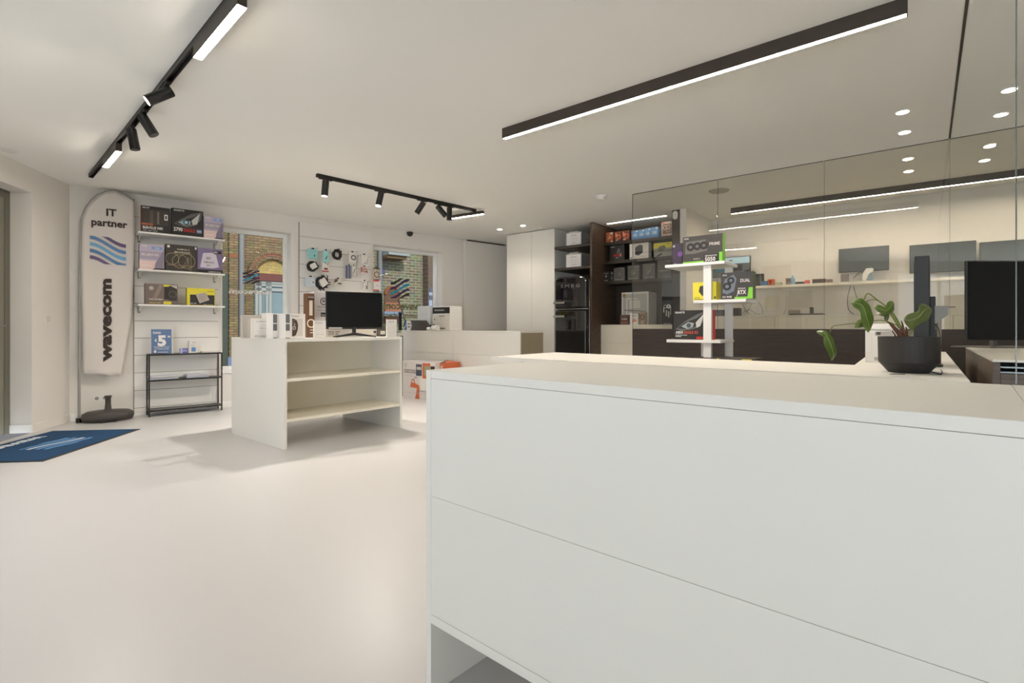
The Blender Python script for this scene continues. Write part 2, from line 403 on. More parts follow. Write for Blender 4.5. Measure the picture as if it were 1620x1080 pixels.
# ------------------------------------------------------------------ glass partition on a dark dwarf wall
GA, GB = -2.84, 1.6; GY = 5.98
th = thing('glass_partition', 'frameless floor-to-ceiling glass partition above a dark brown panelled dwarf wall', 'glass partition', (GA, GY, 0))
gx = [FN.col(x, GY) for x in (1001, 1135, 1303.5, 1502)] + [GB]
for i in range(4):
    m = MB(); a, b = gx[i] + (.0035 if i else 0), gx[i + 1] - .0035
    m.box(a - GA, b - GA, -.005, .005, 1.085, CEIL - .006, glassp)
    e = .0045
    pn = m.build('pane', th)
    m = MB(); m.box(a - GA - .0025, a - GA, -.005, .005, 1.085, CEIL - .006, edgem)
    m.box(a - GA, b - GA, -.005, .005, CEIL - .006, CEIL, edgem); m.build('pane_edge', pn)
m = MB(); m.box(0, GB - GA, -.05, .05, .0, 1.085, woodd); tag(m.build('dwarf_wall', th), 'dark brown dwarf wall')
sg = thing('glass_screen', 'clear glass screen running back towards the glass partition beside the desk', 'glass screen', (.158, 1.6, 0))
m = MB(); m.box(-.004, .004, 0, 4.33, .0, CEIL - .004, glassc); m.build('pane', sg)
m = MB(); m.box(-.0012, .0012, -.002, 0, .0, CEIL - .004, edgem); m.build('pane_edge', sg)

# ------------------------------------------------------------------ near counter
CL, CD, CZ = 1.322, .613, .972
t = thing('counter', 'large white laminate counter in the foreground with an open plinth', 'counter', FC.w(0, 0), FC.rz)
pt = .022
for x in (0, CL - pt): m = MB(); m.box(x, x + pt, 0, CD, 0, CZ, lamin); m.build('side_panel', t, bevel=.0012)
m = MB(); m.box(pt + .0008, CL - pt - .0008, 0, CD, CZ - .024, CZ - .0005, lamin); m.build('countertop', t, bevel=.0012)
for z0, z1 in ((.5964, CZ - .0247), (.2425, .5956)):
    m = MB(); m.box(pt + .0006, CL - pt - .0006, .001, .020, z0, z1, lamin); m.build('front_panel', t, bevel=.0006)
m = MB(); m.box(pt, CL - pt, 0, CD - .02, .215, .2415, lamin); m.build('bottom_shelf', t, bevel=.001)
m = MB(); m.box(pt, CL - pt, CD - .04, CD - .02, .2415, CZ - .024, lamin); m.build('back_panel', t)
m = MB(); m.box(pt, CL - pt, .02, .03, .2415, CZ - .024, mat('seam_shadow', (150, 140, 122), .8)); m.build('seam_shadow_sheet', t)  # sheet behind the panel seams, its darker colour paints their shadow

# ------------------------------------------------------------------ low island with open shelves
ML, MD, MZ = 1.325, 1.12, .998
t = thing('display_island', 'white double-sided island with two open shelves standing mid-floor', 'shelving counter', FM.w(0, 0), FM.rz + radians(-1))
pt = .03
for x in (0, ML - pt): m = MB(); m.box(x, x + pt, 0, MD, 0, MZ - .001, lamin); m.build('side_panel', t, bevel=.0015)
m = MB(); m.box(0, ML, -.001, MD, MZ - .001, MZ + .001, lamin); m.box(pt, ML - pt, 0, MD, MZ - .028, MZ, lamin); m.build('top_panel', t)
m = MB(); m.box(pt, ML - pt, .54, .56, .24, MZ - .028, laminc); m.build('back_panel', t)
for z in (.608, .242):
    m = MB(); m.box(pt, ML - pt, .004, .539, z, z + .028, laminc); m.build('shelf', t, bevel=.001)
    m = MB(); m.box(pt, ML - pt, .561, MD - .004, z, z + .028, laminc); m.build('shelf', t)

# ------------------------------------------------------------------ service counter below window two
by = 5.75; BL = FN.col(823, by) + 7.055; bx1 = FN.col(823, by)
t = thing('service_counter', 'long white service counter in front of the right-hand shop window', 'counter', (bx1 - BL, by, 0))
for i, (a, b) in enumerate(((0, .0), )): pass
xs = [0, BL - 1.02 - .0, BL]
vx = FN.col(717, by) - (bx1 - BL)
for a, b in ((0, vx - .0015), (vx + .0015, BL)):
    for z0, z1 in ((0, .687), (.69, 1.022)):
        m = MB(); m.box(a, b, 0, .02, z0, z1, lamin); m.build('front_panel', t, bevel=.001)
m = MB(); m.prism([(0, 0), (BL, 0), (BL, .56), (.10, .56)], lamin, 'z', 1.024, 1.05); m.build('countertop', t, bevel=.0015)
m = MB(); m.box(BL - .02, BL, .021, .56, 0, 1.023, mat('taupe_panel', (150, 138, 116), .5)); tag(m.build('end_panel', t), 'taupe end panel')
m = MB(); m.prism([(.004, .021), (.024, .021), (.12, .56), (.10, .56)], lamin, 'z', 0, 1.023); m.build('side_panel', t)
m = MB(); m.box(.03, BL - .021, .021, .04, 0, 1.02, lamin); m.build('inner_panel', t)

# ------------------------------------------------------------------ L-shaped worktop behind the near counter
TZ = .90
p1, p2, p3, p4 = px(776, 564, TZ), px(877, 557, TZ), px(1352, 577, TZ), px(1367, 566, TZ)
d34 = (p4 - p3).normalized(); p4b = p3 + d34 * 2.3
pe = Vector((.135, 2.50, 0)); 
poly = [(p1.x, p1.y), (p1.x + 2.46, p1.y - .118), (.13, 5.55), (p4b.x, 5.55), (p3.x, p3.y), (p2.x, p2.y)]
poly[1] = (.13, p1.y - .12)
o0 = Vector((p1.x, p1.y, 0))
t = thing('worktop', 'low pale L-shaped worktop behind the foreground counter, plant standing on it', 'worktop', o0)
q = [(a - o0.x, b - o0.y) for a, b in poly]
m = MB(); m.prism(q, lamin, 'z', TZ - .025, TZ); m.build('tabletop', t)
for (a, b, c, d) in ((.35, .375, .05, .75), (2.30, 2.325, .0, .6), (2.02, 2.045, .7, 2.8), (2.38, 2.405, .0, 2.8)):
    m = MB(); m.box(a, b, c, d, 0, TZ - .026, lamin); m.build('leg_panel', t)

# ------------------------------------------------------------------ dark desk at the right
t = thing('side_desk', 'brown wood desk with pale top and open shelves at the right edge', 'desk', (.19, 2.54, 0))
m = MB(); m.box(0, 1.8, 0, 1.6, .976, .985, mat('desk_top', (214, 208, 196), .3)); m.build('desktop', t)
m = MB(); m.box(0, .02, 0, 1.6, 0, .975, woodp); m.build('side_panel', t)
m = MB(); m.box(.021, 1.8, .3, .32, .90, .975, woodd); m.box(.021, 1.8, 0, .02, 0, .935, woodp); m.build('front_panel', t)
for z in (.937, .955):
    m = MB(); m.box(.021, 1.8, .005, .3, z, z + .005, mat('steel_shelf', (130, 136, 138), .35, metal=.5)); m.build('shelf', t)

# ------------------------------------------------------------------ tall white cupboards, fridge niche, dark shelving
c0, c1 = FN.col(805, 7.22), FN.col(877.3, 7.16)
t = thing('tall_cupboard', 'pair of tall white floor-to-ceiling cupboard doors left of the fridge', 'cupboard', (c0, 7.16, 0))
m = MB(); m.box(0, c1 - c0, .022, .62, 0, 2.762, lamin); m.build('body', t)
cs = FN.col(841, 7.16) - c0
for a, b in ((0, cs - .002), (cs + .002, c1 - c0)):
    m = MB(); m.box(a, b, 0, .02, .03, 2.755, lamin); m.build('door', t, bevel=.002)
b0 = 7.14
d0 = FN.col(933.4, b0); d1 = d0 + .035; e0 = FN.col(1063.4, b0); e1 = FN.col(1075.5, b0); yb = 7.97
t = thing('shelving_unit', 'fitted dark brown shelving with a fridge niche and three long shelves', 'shelving unit', (d0, b0, 0))
m = MB(); m.box(0, .035, 0, yb - b0, 0, 2.765, woodp); m.build('divider_panel', t)
m = MB(); m.box(e0 - d0, e1 - d0, 0, yb - b0, 0, 2.765, woodd); ep = m.build('end_panel', t)
m = MB(); m.box(c1 - d0 + .01, e1 - d0, yb - b0, yb - b0 + .02, 0, 2.765, woodd); m.build('back_panel', t)
def zshelf(x, y, ly): return FN.ht(x, y, ly)
shz = [zshelf(953, 384.5, b0 + .37), zshelf(953, 414, b0 + .37), zshelf(953, 445.5, b0 + .37)]
for z in shz:
    m = MB(); m.box(.036, e0 - d0 - .001, .37, yb - b0 - .001, z - .045, z, woodd); m.build('shelf', t)
nz = [zshelf(880, 390.5, b0), zshelf(880, 424.5, b0)]
for z in nz:
    m = MB(); m.box(c1 - d0 + .012, -.001, .0, yb - b0 - .001, z - .04, z, woodd); m.build('niche_shelf', t)
m = MB(); m.box(c1 - d0 + .012, c1 - d0 + .2, .45, yb - b0 - .002, nz[1], 2.76, laminc); m.build('niche_lining', t)
# white sensor on the end panel
sx0, sx1 = FN.col(1065.2, b0), FN.col(1072.6, b0); z0, z1 = FN.ht(1068, 347.5, b0), FN.ht(1068, 334, b0); rr = (sx1 - sx0) / 2
m = MB(); pts = [(rr * cos(a) , (z1 - z0 - 2 * rr) / 2 * (1 if sin(a) >= 0 else -1) + rr * sin(a)) for a in [2 * pi * k / 28 + .001 for k in range(28)]]
m.prism(pts, whitep, 'y', -.03, 0); tag(m.build('motion_sensor', None, ((sx0 + sx1) / 2, b0, (z0 + z1) / 2), bevel=.006), 'white oval sensor at the top of the dark end panel', 'sensor')
# light strip in the ceiling above the shelving
m = MB(); m.box(FN.col(961, 7.43), FN.col(1054, 7.43), 7.42, 7.45, CEIL - .006, CEIL + .005, mat('strip_glow', (255, 244, 224), .5, emit=12, ecol=(255, 240, 215))); tag(m.build('light_strip'), 'thin recessed light strip in the ceiling above the dark shelving', 'light strip')
# drawers under the shelving
k0 = FN.col(948, 7.43)
dzt = FN.ht(960, 513.5, 7.43)
t = thing('drawer_unit', 'low cream drawer unit under the dark shelves', 'drawer unit', (k0, 7.43, 0))
KW = e0 - k0 - .01
m = MB(); m.box(0, KW, .022, .53, 0, dzt - .02, laminc); m.build('body', t)
m = MB(); m.box(0, KW, 0, .53, dzt - .019, dzt, laminc); m.build('top_panel', t)
for z0, z1 in ((.0, .42), (.425, .845), (.85, dzt - .022)):
    for a, b in ((0, KW * .62), (KW * .62 + .004, KW)):
        m = MB(); m.box(a, b, 0, .02, z0 + .002, z1, laminc); m.build('drawer', t, bevel=.0015)
# fridge
fx0, fx1, fy = FN.col(877.5, 7.04), FN.col(877.5, 7.04) + .60, 7.04; fz = FN.ht(890, 438, 7.06)
t = thing('fridge', 'glossy black retro fridge with rounded top and two chrome handles', 'fridge', (fx0, fy, 0))
def rounded(w, h, r, n=6, flat=False):
    p = [(0, 0), (w, 0)] if flat else [(r - r * cos(a), r - r * sin(a)) for a in [pi / 2 * k / n for k in range(n + 1)]] + [(w - r + r * sin(a), r - r * cos(a)) for a in [pi / 2 * k / n for k in range(n + 1)]]
    p += [(w - r + r * cos(a), h - r + r * sin(a)) for a in [pi / 2 * k / n for k in range(n + 1)]]
    p += [(r - r * sin(a), h - r + r * cos(a)) for a in [pi / 2 * k / n for k in range(n + 1)]]
    return p
m = MB(); m.prism(rounded(.6, fz, .09, 6, True), glossm, 'y', .09, .68); m.build('body', t, bevel=.006)
dsp = FN.ht(900, 488.5, 7.04)
m = MB(); m.prism([(0, 0), (.6, 0), (.6, dsp - .06), (0, dsp - .06)], glossm, 'y', 0, .084); lo = m.build('door', t, bevel=.035, seg=5)
for v in lo.data.vertices: v.co.z += .05
m = MB(); m.prism([(x, z) for x, z in rounded(.6, fz - dsp - .004, .09, 6, True)], glossm, 'y', 0, .084); hi = m.build('door', t, bevel=.03, seg=5); hi.location = (0, 0, dsp + .004)
m = MB(); m.box(-.002, .602, .03, .08, dsp - .007, dsp + .003, chrome)
m.tube([(.602, .086, .05), (.602, .086, fz - .09), (.575, .086, fz - .03), (.51, .086, fz + .001)], .004, chrome); m.build('chrome_trim', t)
for z, pr in ((dsp - .12, lo), (dsp + .10, hi)):
    zz = z - (dsp + .004 if pr is hi else 0)
    m = MB(); m.box(.0, .215, -.045, -.02, zz - .018, zz + .018, chrome); m.box(.03, .05, -.02, .0, zz - .012, zz + .012, chrome); m.box(.17, .19, -.02, .0, zz - .012, zz + .012, chrome); m.build('handle', pr, bevel=.006)
m = MB(); m.text('S M E G', lambda u, v: (.30 + u, -.003, .34 + v), .05, chrome, .36, bold=.02); m.build('lettering', hi)

# ------------------------------------------------------------------ workshop wall: high drawer bank, shelf, monitors
wz = 1.265
t = thing('wall_cabinet', 'long high white cabinet bank along the workshop back wall', 'cabinet', (-2.5, 7.65, 0))
m = MB(); m.box(0, 5.5, .02, .59, 0, wz - .025, laminc); m.build('body', t)
m = MB(); m.box(0, 5.5, 0, .59, wz - .024, wz, laminc); m.build('top_panel', t)
for k in range(6):
    m = MB(); m.box(k * .915 + .002, (k + 1) * .915 - .002, 0, .02, .1, wz - .027, laminc); m.build('door', t, bevel=.001)
sz = FN.ht(1300, 447.5, 7.98)
x0, x1 = FN.col(1150, 7.98), FN.col(1620, 7.98)
m = MB(); m.box(x0, 2.4, 7.95, 8.245, sz - .035, sz, laminc); tag(m.build('wall_shelf'), 'long cream wall shelf above the workshop cabinets', 'shelf')

# ================================================================== WINDOW WALL FITTINGS
def slat_panel(name, label, xl, xr, z0, ztopl, gaps):
    a, b = FW.col(xl, -.018), FW.col(xr, -.018)
    t = thing(name, label, 'slat wall', FW.w(a, 0), FW.rz)
    m = MB(); m.box(0, b - a, -.006, -.001, z0, ztopl, groove); m.build('backing', t)
    zs = [z0] + gaps + [ztopl]
    m = MB()
    for u, v in zip(zs, zs[1:]): m.box(0, b - a, -.018, -.0062, u + (.006 if u != z0 else 0), v, slatm)
    m.build('slats', t)
    m = MB(); m.box(-.006, 0, -.019, -.001, z0, ztopl, groove); m.build('edge_strip', t)
    return t, a, b
pit = .145
zt1 = FW.ht(213, 315, -.018)
g1 = [FW.ht(213, y, -.018) for y in (655 - 0, )]
ys1 = [342.5, 370, 397.5, 425, 452.5, 480, 507.6, 535, 562.5, 590.5, 618.4, 646]
gaps1 = sorted(FW.ht(212.5, y, -.018) for y in ys1)
sp1, s1a, s1b = slat_panel('slat_wall', 'white slat wall with three shelves of boxes beside the flag', 212.4, 345.5, .03, zt1, gaps1)
ys2 = [350.7 + 21.9 * k for k in range(1, 9)]
zt2 = FW.ht(473.5, 351, -.018)
gaps2 = sorted([FW.ht(473.5, y, -.018) for y in (373.5, 395.5, 417.5, 439.3, 461.5, 483.5, 505.5, 527.5)] + [.75, .57, .40, .22])
sp2, s2a, s2b = slat_panel('slat_wall', 'white slat wall between the two windows hung with small accessories', 473.7, 587.5, .03, zt2, gaps2)
# shelves on slat wall one
shz1 = [FW.ht(219, y, -.31) for y in (365.2, 424.8, 480.6)]
sa, sb = FW.col(218.5, -.32), FW.col(356, -.32)
for z, lb in zip(shz1, ('top white metal shelf on the slat wall beside the flag', 'middle white metal shelf on the slat wall beside the flag', 'bottom white metal shelf on the slat wall beside the flag')):
    t = thing('wall_shelf', lb, 'shelf', FW.w(sa, 0), FW.rz, 'shelves on the left slat wall')
    m = MB(); m.box(0, sb - sa, -.32, -.022, z - .022, z, whitep); m.build('board', t, bevel=.003)
    for x in (.03, sb - sa - .07):
        m = MB(); m.prism([(-.022, z - .023), (-.022, z - .085), (-.05, z - .085), (-.27, z - .035), (-.27, z - .023)], whitep, 'x', x, x + .012); m.box(x - .006, x + .018, -.034, -.0185, z - .10, z - .02, mat('bracket_grey', (140, 134, 124), .4)); m.build('bracket', t)
K = P(36, 33, 31); Kb = P(52, 47, 43); Wt = P(226, 222, 216); OR = P(200, 102, 60); RD = P(190, 44, 36); LIL = P(176, 166, 186); LILd = P(128, 118, 138); YE = P(222, 208, 60); GY_ = P(120, 114, 108); GR = P(128, 196, 64); TQ = P(148, 205, 206); BL_ = P(84, 112, 152)
DK = P(78, 72, 66); LG = P(190, 186, 180); SKN = P(222, 196, 190); BR = P(96, 66, 46)
box_grp = 'boxes on the left slat wall shelves'
z1, z2, z3 = shz1
LY = -.29
def mobo(mb_items, c): return mb_items
carton('motherboard_box', 'black box with orange end, top shelf left', FW, LY, 223, 269, 327, z1, .075, K, [
    ('r', .04, .30, .94, .88, P(60, 52, 47)), ('r', .30, .34, .42, .84, P(80, 72, 66)), ('r', .55, .34, .62, .82, P(112, 100, 92)), ('r', .80, .52, .92, .74, Wt), ('r', .83, .56, .89, .70, K),
    ('t', 'ASUS TUF', .04, .90, .06, Wt, .24, 'l', .02), ('r', .03, .27, .40, .34, OR), ('t', 'TUF GAMING', .05, .28, .045, K, .32, 'l'), ('t', 'B650-PLUS WIFI', .06, .13, .10, Wt, .68, 'l', .02), ('t', 'AMD  AM5  DDR5', .06, .05, .04, LG, .5, 'l')], group=box_grp, side=OR)
carton('motherboard_box', 'black box with a silver eye picture, top shelf centre', FW, LY, 271.5, 321.5, 331.5, z1, .075, K, [
    ('p', [(.08, .42), (.3, .62), (.62, .86), (.97, .97), (.9, .62), (.72, .42), (.45, .33), (.28, .38)], P(96, 96, 92)), ('p', [(.12, .44), (.35, .60), (.66, .72), (.92, .92), (.80, .55), (.55, .42), (.3, .40)], K),
    ('p', [(.90, .92), (.62, .60), (.66, .44), (.80, .48)], P(190, 190, 186)), ('p', [(.2, .48), (.42, .62), (.6, .56), (.58, .44), (.38, .40)], P(150, 168, 172)), ('o', .45, .51, .10, P(60, 90, 104)), ('o', .45, .51, .05, P(180, 214, 224)),
    ('t', 'GIGABYTE', .06, .90, .06, Wt, .33, 'l', .02), ('t', '2790', .06, .16, .13, Wt, .28, 'l', .02), ('t', 'EAGLE', .38, .16, .12, RD, .36, 'l', .03), ('r', .78, .14, .95, .28, BL_), ('t', 'WIFI', .865, .17, .08, Wt, .14, 'c')], group=box_grp, side=Kb)
def lilac(label, x0, x1, yt, zb):
    carton('motherboard_box', label, FW, LY, x0, x1, yt, zb, .075, LIL, [('r', 0, .42, 1, .72, P(158, 148, 164)), ('r', 0, .0, 1, .36, SKN), ('p', [(.60, 0), (.98, 0), (.98, .82), (.86, .6), (.64, .26)], LILd), ('p', [(.5, 0), (1, 0), (1, .07), (.6, .06)], K),
        ('t', 'PRIME', .10, .90, .06, Wt, .2, 'l'), ('r', .50, .82, .92, .92, P(108, 146, 196)), ('t', 'CORE', .71, .84, .06, Wt, .2), ('t', 'PRO Z890-P WIFI', .08, .55, .09, Wt, .7, 'l', .01), ('r', .08, .14, .5, .17, Wt)], group=box_grp, side=P(70, 62, 70))
lilac('lilac printed box at the right end of the top shelf', 322.5, 353, 343, z1)
lilac('lilac printed box at the left end of the middle shelf', 220.5, 259.5, 387, z2)
carton('motherboard_box', 'dark box with thin gold line drawing, middle shelf centre', FW, LY, 262, 312, 387.5, z2, .09, Kb, [
    ('l', [(.05, .22), (.9, .22)], .012, P(170, 150, 110)), ('l', [(.5, .1), (.72, .55), (.74, .05)], .010, P(170, 150, 110)), ('o', .2, .46, .22, P(170, 150, 110), .205), ('o', .45, .38, .26, P(170, 150, 110), .245), ('o', .66, .40, .28, P(170, 150, 110), .265), ('l', [(.8, .05), (.8, .7)], .01, P(170, 150, 110)),
    ('r', .05, .87, .13, .96, Wt), ('r', .92, .87, .98, .96, Wt), ('t', 'GAMING X', .55, .80, .06, P(210, 200, 180), .4), ('t', 'B860 AORUS ELITE', .52, .68, .07, P(220, 210, 190), .5)], group=box_grp, side=K)
carton('motherboard_box', 'violet box with a pale octagon panel, middle shelf right', FW, LY, 312.5, 352, 393, z2, .075, P(120, 106, 142), [
    ('p', [(.10, .22), (.22, .80), (.62, .84), (.74, .74), (.86, .26), (.6, .20)], P(204, 196, 208)), ('r', 0, 0, 1, .14, K), ('t', 'X870', .42, .55, .10, K, .2), ('t', 'TOMAHAWK', .44, .40, .07, P(60, 54, 60), .44), ('t', 'WIFI', .42, .28, .06, P(60, 54, 60), .15), ('t', 'GAMING PLUS', .68, .03, .05, Wt, .5), ('r', .62, .80, .95, .92, K), ('t', 'MSI', .72, .83, .06, Wt, .14)], group=box_grp, side=K)
carton('power_supply_box', 'brown-grey box with yellow corner tabs, bottom shelf left', FW, LY + .01, 229.5, 281, 449, z3, .10, P(112, 98, 90), [
    ('p', [(.22, .3), (.42, .95), (.54, .95), (.36, .3)], P(134, 120, 112)), ('o', .19, .78, .09, LG, .06), ('r', .56, .88, .78, .97, YE), ('r', .56, .02, .80, .16, YE), ('r', .58, .26, .72, .86, K), ('r', .72, .20, .98, .92, Kb), ('o', .84, .52, .17, P(90, 80, 72), .13), ('p', [(.74, .95), (.98, .78), (.98, .95)], LG),
    ('t', '95', .18, .73, .10, Wt, .07), ('t', 'PURE LOOP 850W', .12, .22, .06, Wt, .42, 'l', .02), ('t', '240mm AIO', .12, .06, .05, YE, .35, 'l')], group=box_grp, side=P(84, 74, 68))
carton('power_supply_box', 'yellow and black box with a tilted fan picture, bottom shelf right', FW, LY + .01, 296, 340, 456, z3, .10, YE, [
    ('r', .10, .03, .98, .62, K), ('p', [(.30, .65), (.66, .78), (.80, .34), (.44, .12)], P(176, 166, 158)), ('o', .55, .47, .20, P(140, 130, 124), .17), ('o', .55, .47, .10, P(120, 112, 106), .07), ('t', 'CORSAIR', .84, .80, .06, K, .24), ('t', 'SFX 750', .22, .08, .07, Wt, .22), ('t', 'RM series', .75, .05, .05, LG, .35)], group=box_grp, side=P(196, 182, 52))

# console table
fl, fr_ = FW.w(FW.col(236, -.25), -.25), FW.w(FW.col(350.8, -.25), -.25)
d = (fr_ - fl); TL = d.length; rz = atan2(d.y, d.x); FT = Frame(fl, rz)
bl = px(226.7, 653.6, 0); TDp = .21
tz = .765
t = thing('console_table', 'thin black metal console table with grey shelves below the boxes', 'table', fl, rz)
shm = mat('shelf_grey', (92, 90, 88), .5)
for x in (0, TL):
    for y in (0, TDp): m = MB(); m.box(x - .007, x + .007, y - .007, y + .007, 0, tz, blackm); m.build('leg', t)
for z, mm in ((tz, mat('top_grey', (168, 160, 152), .35)), (.445, shm), (.075, shm)):
    m = MB(); m.box(-.007, TL + .007, -.007, TDp + .007, z - .012, z - .006, blackm)
    for a in ((-.007, TL + .007, -.008, .0), (-.007, TL + .007, TDp, TDp + .008), (-.008, 0, 0, TDp), (TL, TL + .008, 0, TDp)): m.box(a[0], a[1], a[2], a[3], z - .012, z + .004, blackm)
    m.box(.0, TL, 0, TDp, z - .006, z, mm); m.build('shelf', t)
# price card with 5 on it
def on(fr, x0, x1, ytop, ybot_z, ly): return fr.col(x0, ly), fr.col(x1, ly)
a, b = FT.col(239.5, .08), FT.col(272, .08); h = FT.ht(256, 521, .08) - tz
t = thing('price_sign', 'blue price card with a large white 5 leaning on a clear stand', 'sign', FT.w(a, .08, tz + .004), rz)
m = MB(); m.box(0, b - a, 0, .004, 0.004, h, BL_); m.box(-.004, 0, -.001, .005, .0, h, Wt); m.box(b - a, b - a + .010, -.001, .005, .0, h, Wt)
prints(m, b - a, h, [('t', 'DIGI', .10, .82, .08, Wt, .36, 'l', .03), ('t', '5', .52, .34, .40, Wt, .42, 'c', .05), ('t', '€', .22, .50, .10, Wt, .1, 'c', .04), ('t', '/M', .86, .66, .08, Wt, .14, 'c', .02), ('r', .12, .05, .24, .14, Wt), ('t', 'Onbeperkt internet', .5, .26, .05, Wt, .76), ('t', 'de beste prijs', .5, .18, .05, Wt, .7), ('r', .30, .06, .8, .08, Wt)])
cd = m.build('card', t); cd.rotation_euler = (radians(-7), 0, 0)
m = MB(); m.prism([(.02, 0), (.10, 0), (.10, .004), (.03, .004), (.025, .12), (.02, .12)], whitep, 'x', 0, b - a); m.build('stand', t)
carton('small_box', 'small blue and violet box beside the price card', FT, .10, 285, 297, 551, tz + .004, .05, P(92, 92, 158), [('r', .3, .3, .9, .8, P(150, 150, 200)), ('r', .0, .0, .3, 1, P(176, 190, 220))])
carton('leaflet_holder', 'white leaflet holder with a blue picture on the console table', FT, .16, 299, 311.5, 538.5, tz + .004, .03, Wt, [('r', .3, .1, .85, .45, P(92, 140, 196)), ('t', 'wifi', .6, .8, .08, BL_, .4), ('r', .15, .62, .8, .65, LG), ('r', .15, .56, .7, .59, LG)], cat='leaflet holder')
carton('leaflet_stack', 'flat white leaflets on the right end of the console table', FT, .12, 320, 345, 555, tz + .004, .15, Wt, [('r', 0, .45, 1, .55, LG)], cat='paper')
for (x0, x1, lb) in ((238, 283, 'left pile of newspapers on the middle console shelf'), (297, 331, 'right pile of leaflets on the middle console shelf')):
    a, b = FT.col(x0, .03), FT.col(x1, .05); m = MB()
    for k in range(5):
        j = random.uniform(-.012, .012); w = b - a
        m.box(j, w + j, j * .6, .22 + j * .4, k * .0095, k * .0095 + .008, (P(216, 214, 214), P(170, 180, 204), Wt, P(206, 200, 200), P(200, 204, 214))[k])
    tag(m.build('paper_pile', None, FT.w(a, .04, .45), rz + .04, bevel=.001), lb, 'paper')
for x, y in ((232.5, 564), (330.5, 559)):
    pass

# flag banner in the corner
LYF = -.13
bx = lambda x: FW.col(x, LYF)
t = thing('flag_banner', 'tall off-white flag with arched top printed IT partner wavecom', 'flag', FW.w(bx(127), LYF, 0), FW.rz)
X0 = bx(127)
outl = [(131.5, 593), (130, 500), (129, 400), (129, 360), (131, 345), (137, 330), (146, 318), (157, 309), (170, 303.5), (183, 303), (195, 307), (205, 312.5), (212.5, 318), (212.5, 400), (208, 500), (197, 560), (190, 594), (165, 595)]
pts = [(bx(x) - X0, FW.ht(x, y, LYF)) for x, y in outl]
# cloth: a grid inside the outline with soft folds
def inside_span(z):
    xs = []
    for (x0, z0), (x1, z1) in zip(pts, pts[1:] + pts[:1]):
        if (z0 - z) * (z1 - z) <= 0 and abs(z1 - z0) > 1e-9: xs.append(x0 + (x1 - x0) * (z - z0) / (z1 - z0))
    return (min(xs), max(xs)) if len(xs) > 1 else (None, None)
zmin = min(p[1] for p in pts) + .004; zmax = max(p[1] for p in pts) - .004
NR, NC = 46, 16; vs = []; fs = []
def fold(u, z): return .006 * sin(9 * u + 2.2 * z) + .008 * sin(3.3 * z + 4 * u) * (1 - .4 * u)
def clothy(x, z):
    a, b = inside_span(min(max(z, zmin), zmax)); a = a if a is not None else 0; b = b or .8
    return -.004 + fold((x - a) / max(.05, b - a), z)
for i in range(NR + 1):
    z = zmin + (zmax - zmin) * (1 - (1 - i / NR) ** 1.0); a, b = inside_span(z)
    for j in range(NC + 1):
        u = j / NC; vs.append((a + (b - a) * u, fold(u, z), z))
fs = [(i * (NC + 1) + j, i * (NC + 1) + j + 1, (i + 1) * (NC + 1) + j + 1, (i + 1) * (NC + 1) + j) for i in range(NR) for j in range(NC)]
m = MB(); m.add(vs, fs, clothm, True); cl = m.build('cloth', t)
so = cl.modifiers.new('thick', 'SOLIDIFY'); so.thickness = .002; so.offset = 1
def fb(x, y): return bx(x) - X0, FW.ht(x, y, LYF)
ink = mat('banner_ink', (58, 48, 44), .8)
m = MB()
def ftext(st, xc, yb, hpx, x0, x1, rot=False, bold=.03):
    u0, z0 = fb(xc, yb)
    if rot:
        ua, za = fb(xc, yb)      # baseline column xc, text runs upwards from yb to x1(row)
        zb_ = fb(xc, x1)[1]; hw = (bx(xc) - bx(xc - hpx))
        m.text(st, lambda a, b: (ua - b, clothy(ua - b, za + a) - .008, za + a), hw, ink, zb_ - za, 'l', bold, True)
    else:
        ua, ub = fb(x0, yb)[0], fb(x1, yb)[0]; hh = fb(xc, yb - hpx)[1] - z0
        m.text(st, lambda a, b: ((ua + ub) / 2 + a, clothy((ua + ub) / 2 + a, z0 + b) - .008, z0 + b), hh, ink, ub - ua, 'c', bold)
ftext('IT', 176, 342, 11, 168, 184); ftext('partner', 173, 358.5, 11, 144.5, 201.5)
ftext('wavecom', 175.5, 572, 17.5, 0, 441, True, .05)
lc1, lc2, lc3 = mat('flag_blue', (92, 126, 170), .8), mat('flag_light_blue', (112, 160, 198), .8), mat('flag_purple', (104, 88, 122), .8)
e0_, e1_ = fb(142, 395)[0], fb(199, 395)[0]; ez0, ez1 = fb(170, 418)[1], fb(170, 375)[1]
m.build('lettering', cl); m = MB()
emblem(m, lambda u, v: (u, clothy(u, v) - .008, v), e0_, e1_, ez0, ez1, lc1, lc2, lc3)
m.build('emblem', cl)
pole = [(bx(125) - X0, 0.05), (bx(125.5) - X0, FW.ht(125, 560, LYF)), (bx(126.5) - X0, FW.ht(126, 420, LYF)), (bx(127.5) - X0, FW.ht(127, 350, LYF))] + [(p[0] - .012, p[1] + .008) for p in pts[4:13]]
m = MB(); m.tube([(x, -.012, z) for x, z in pole], [.014, .013, .011, .009] + [.007] * 9, greyp, 8); m.build('pole', t)
m = MB(); m.tube([(pole[0][0], -.012, 0.0), (pole[0][0], -.012, .05)], .03, blackm, 16); m.build('pole_foot', t)
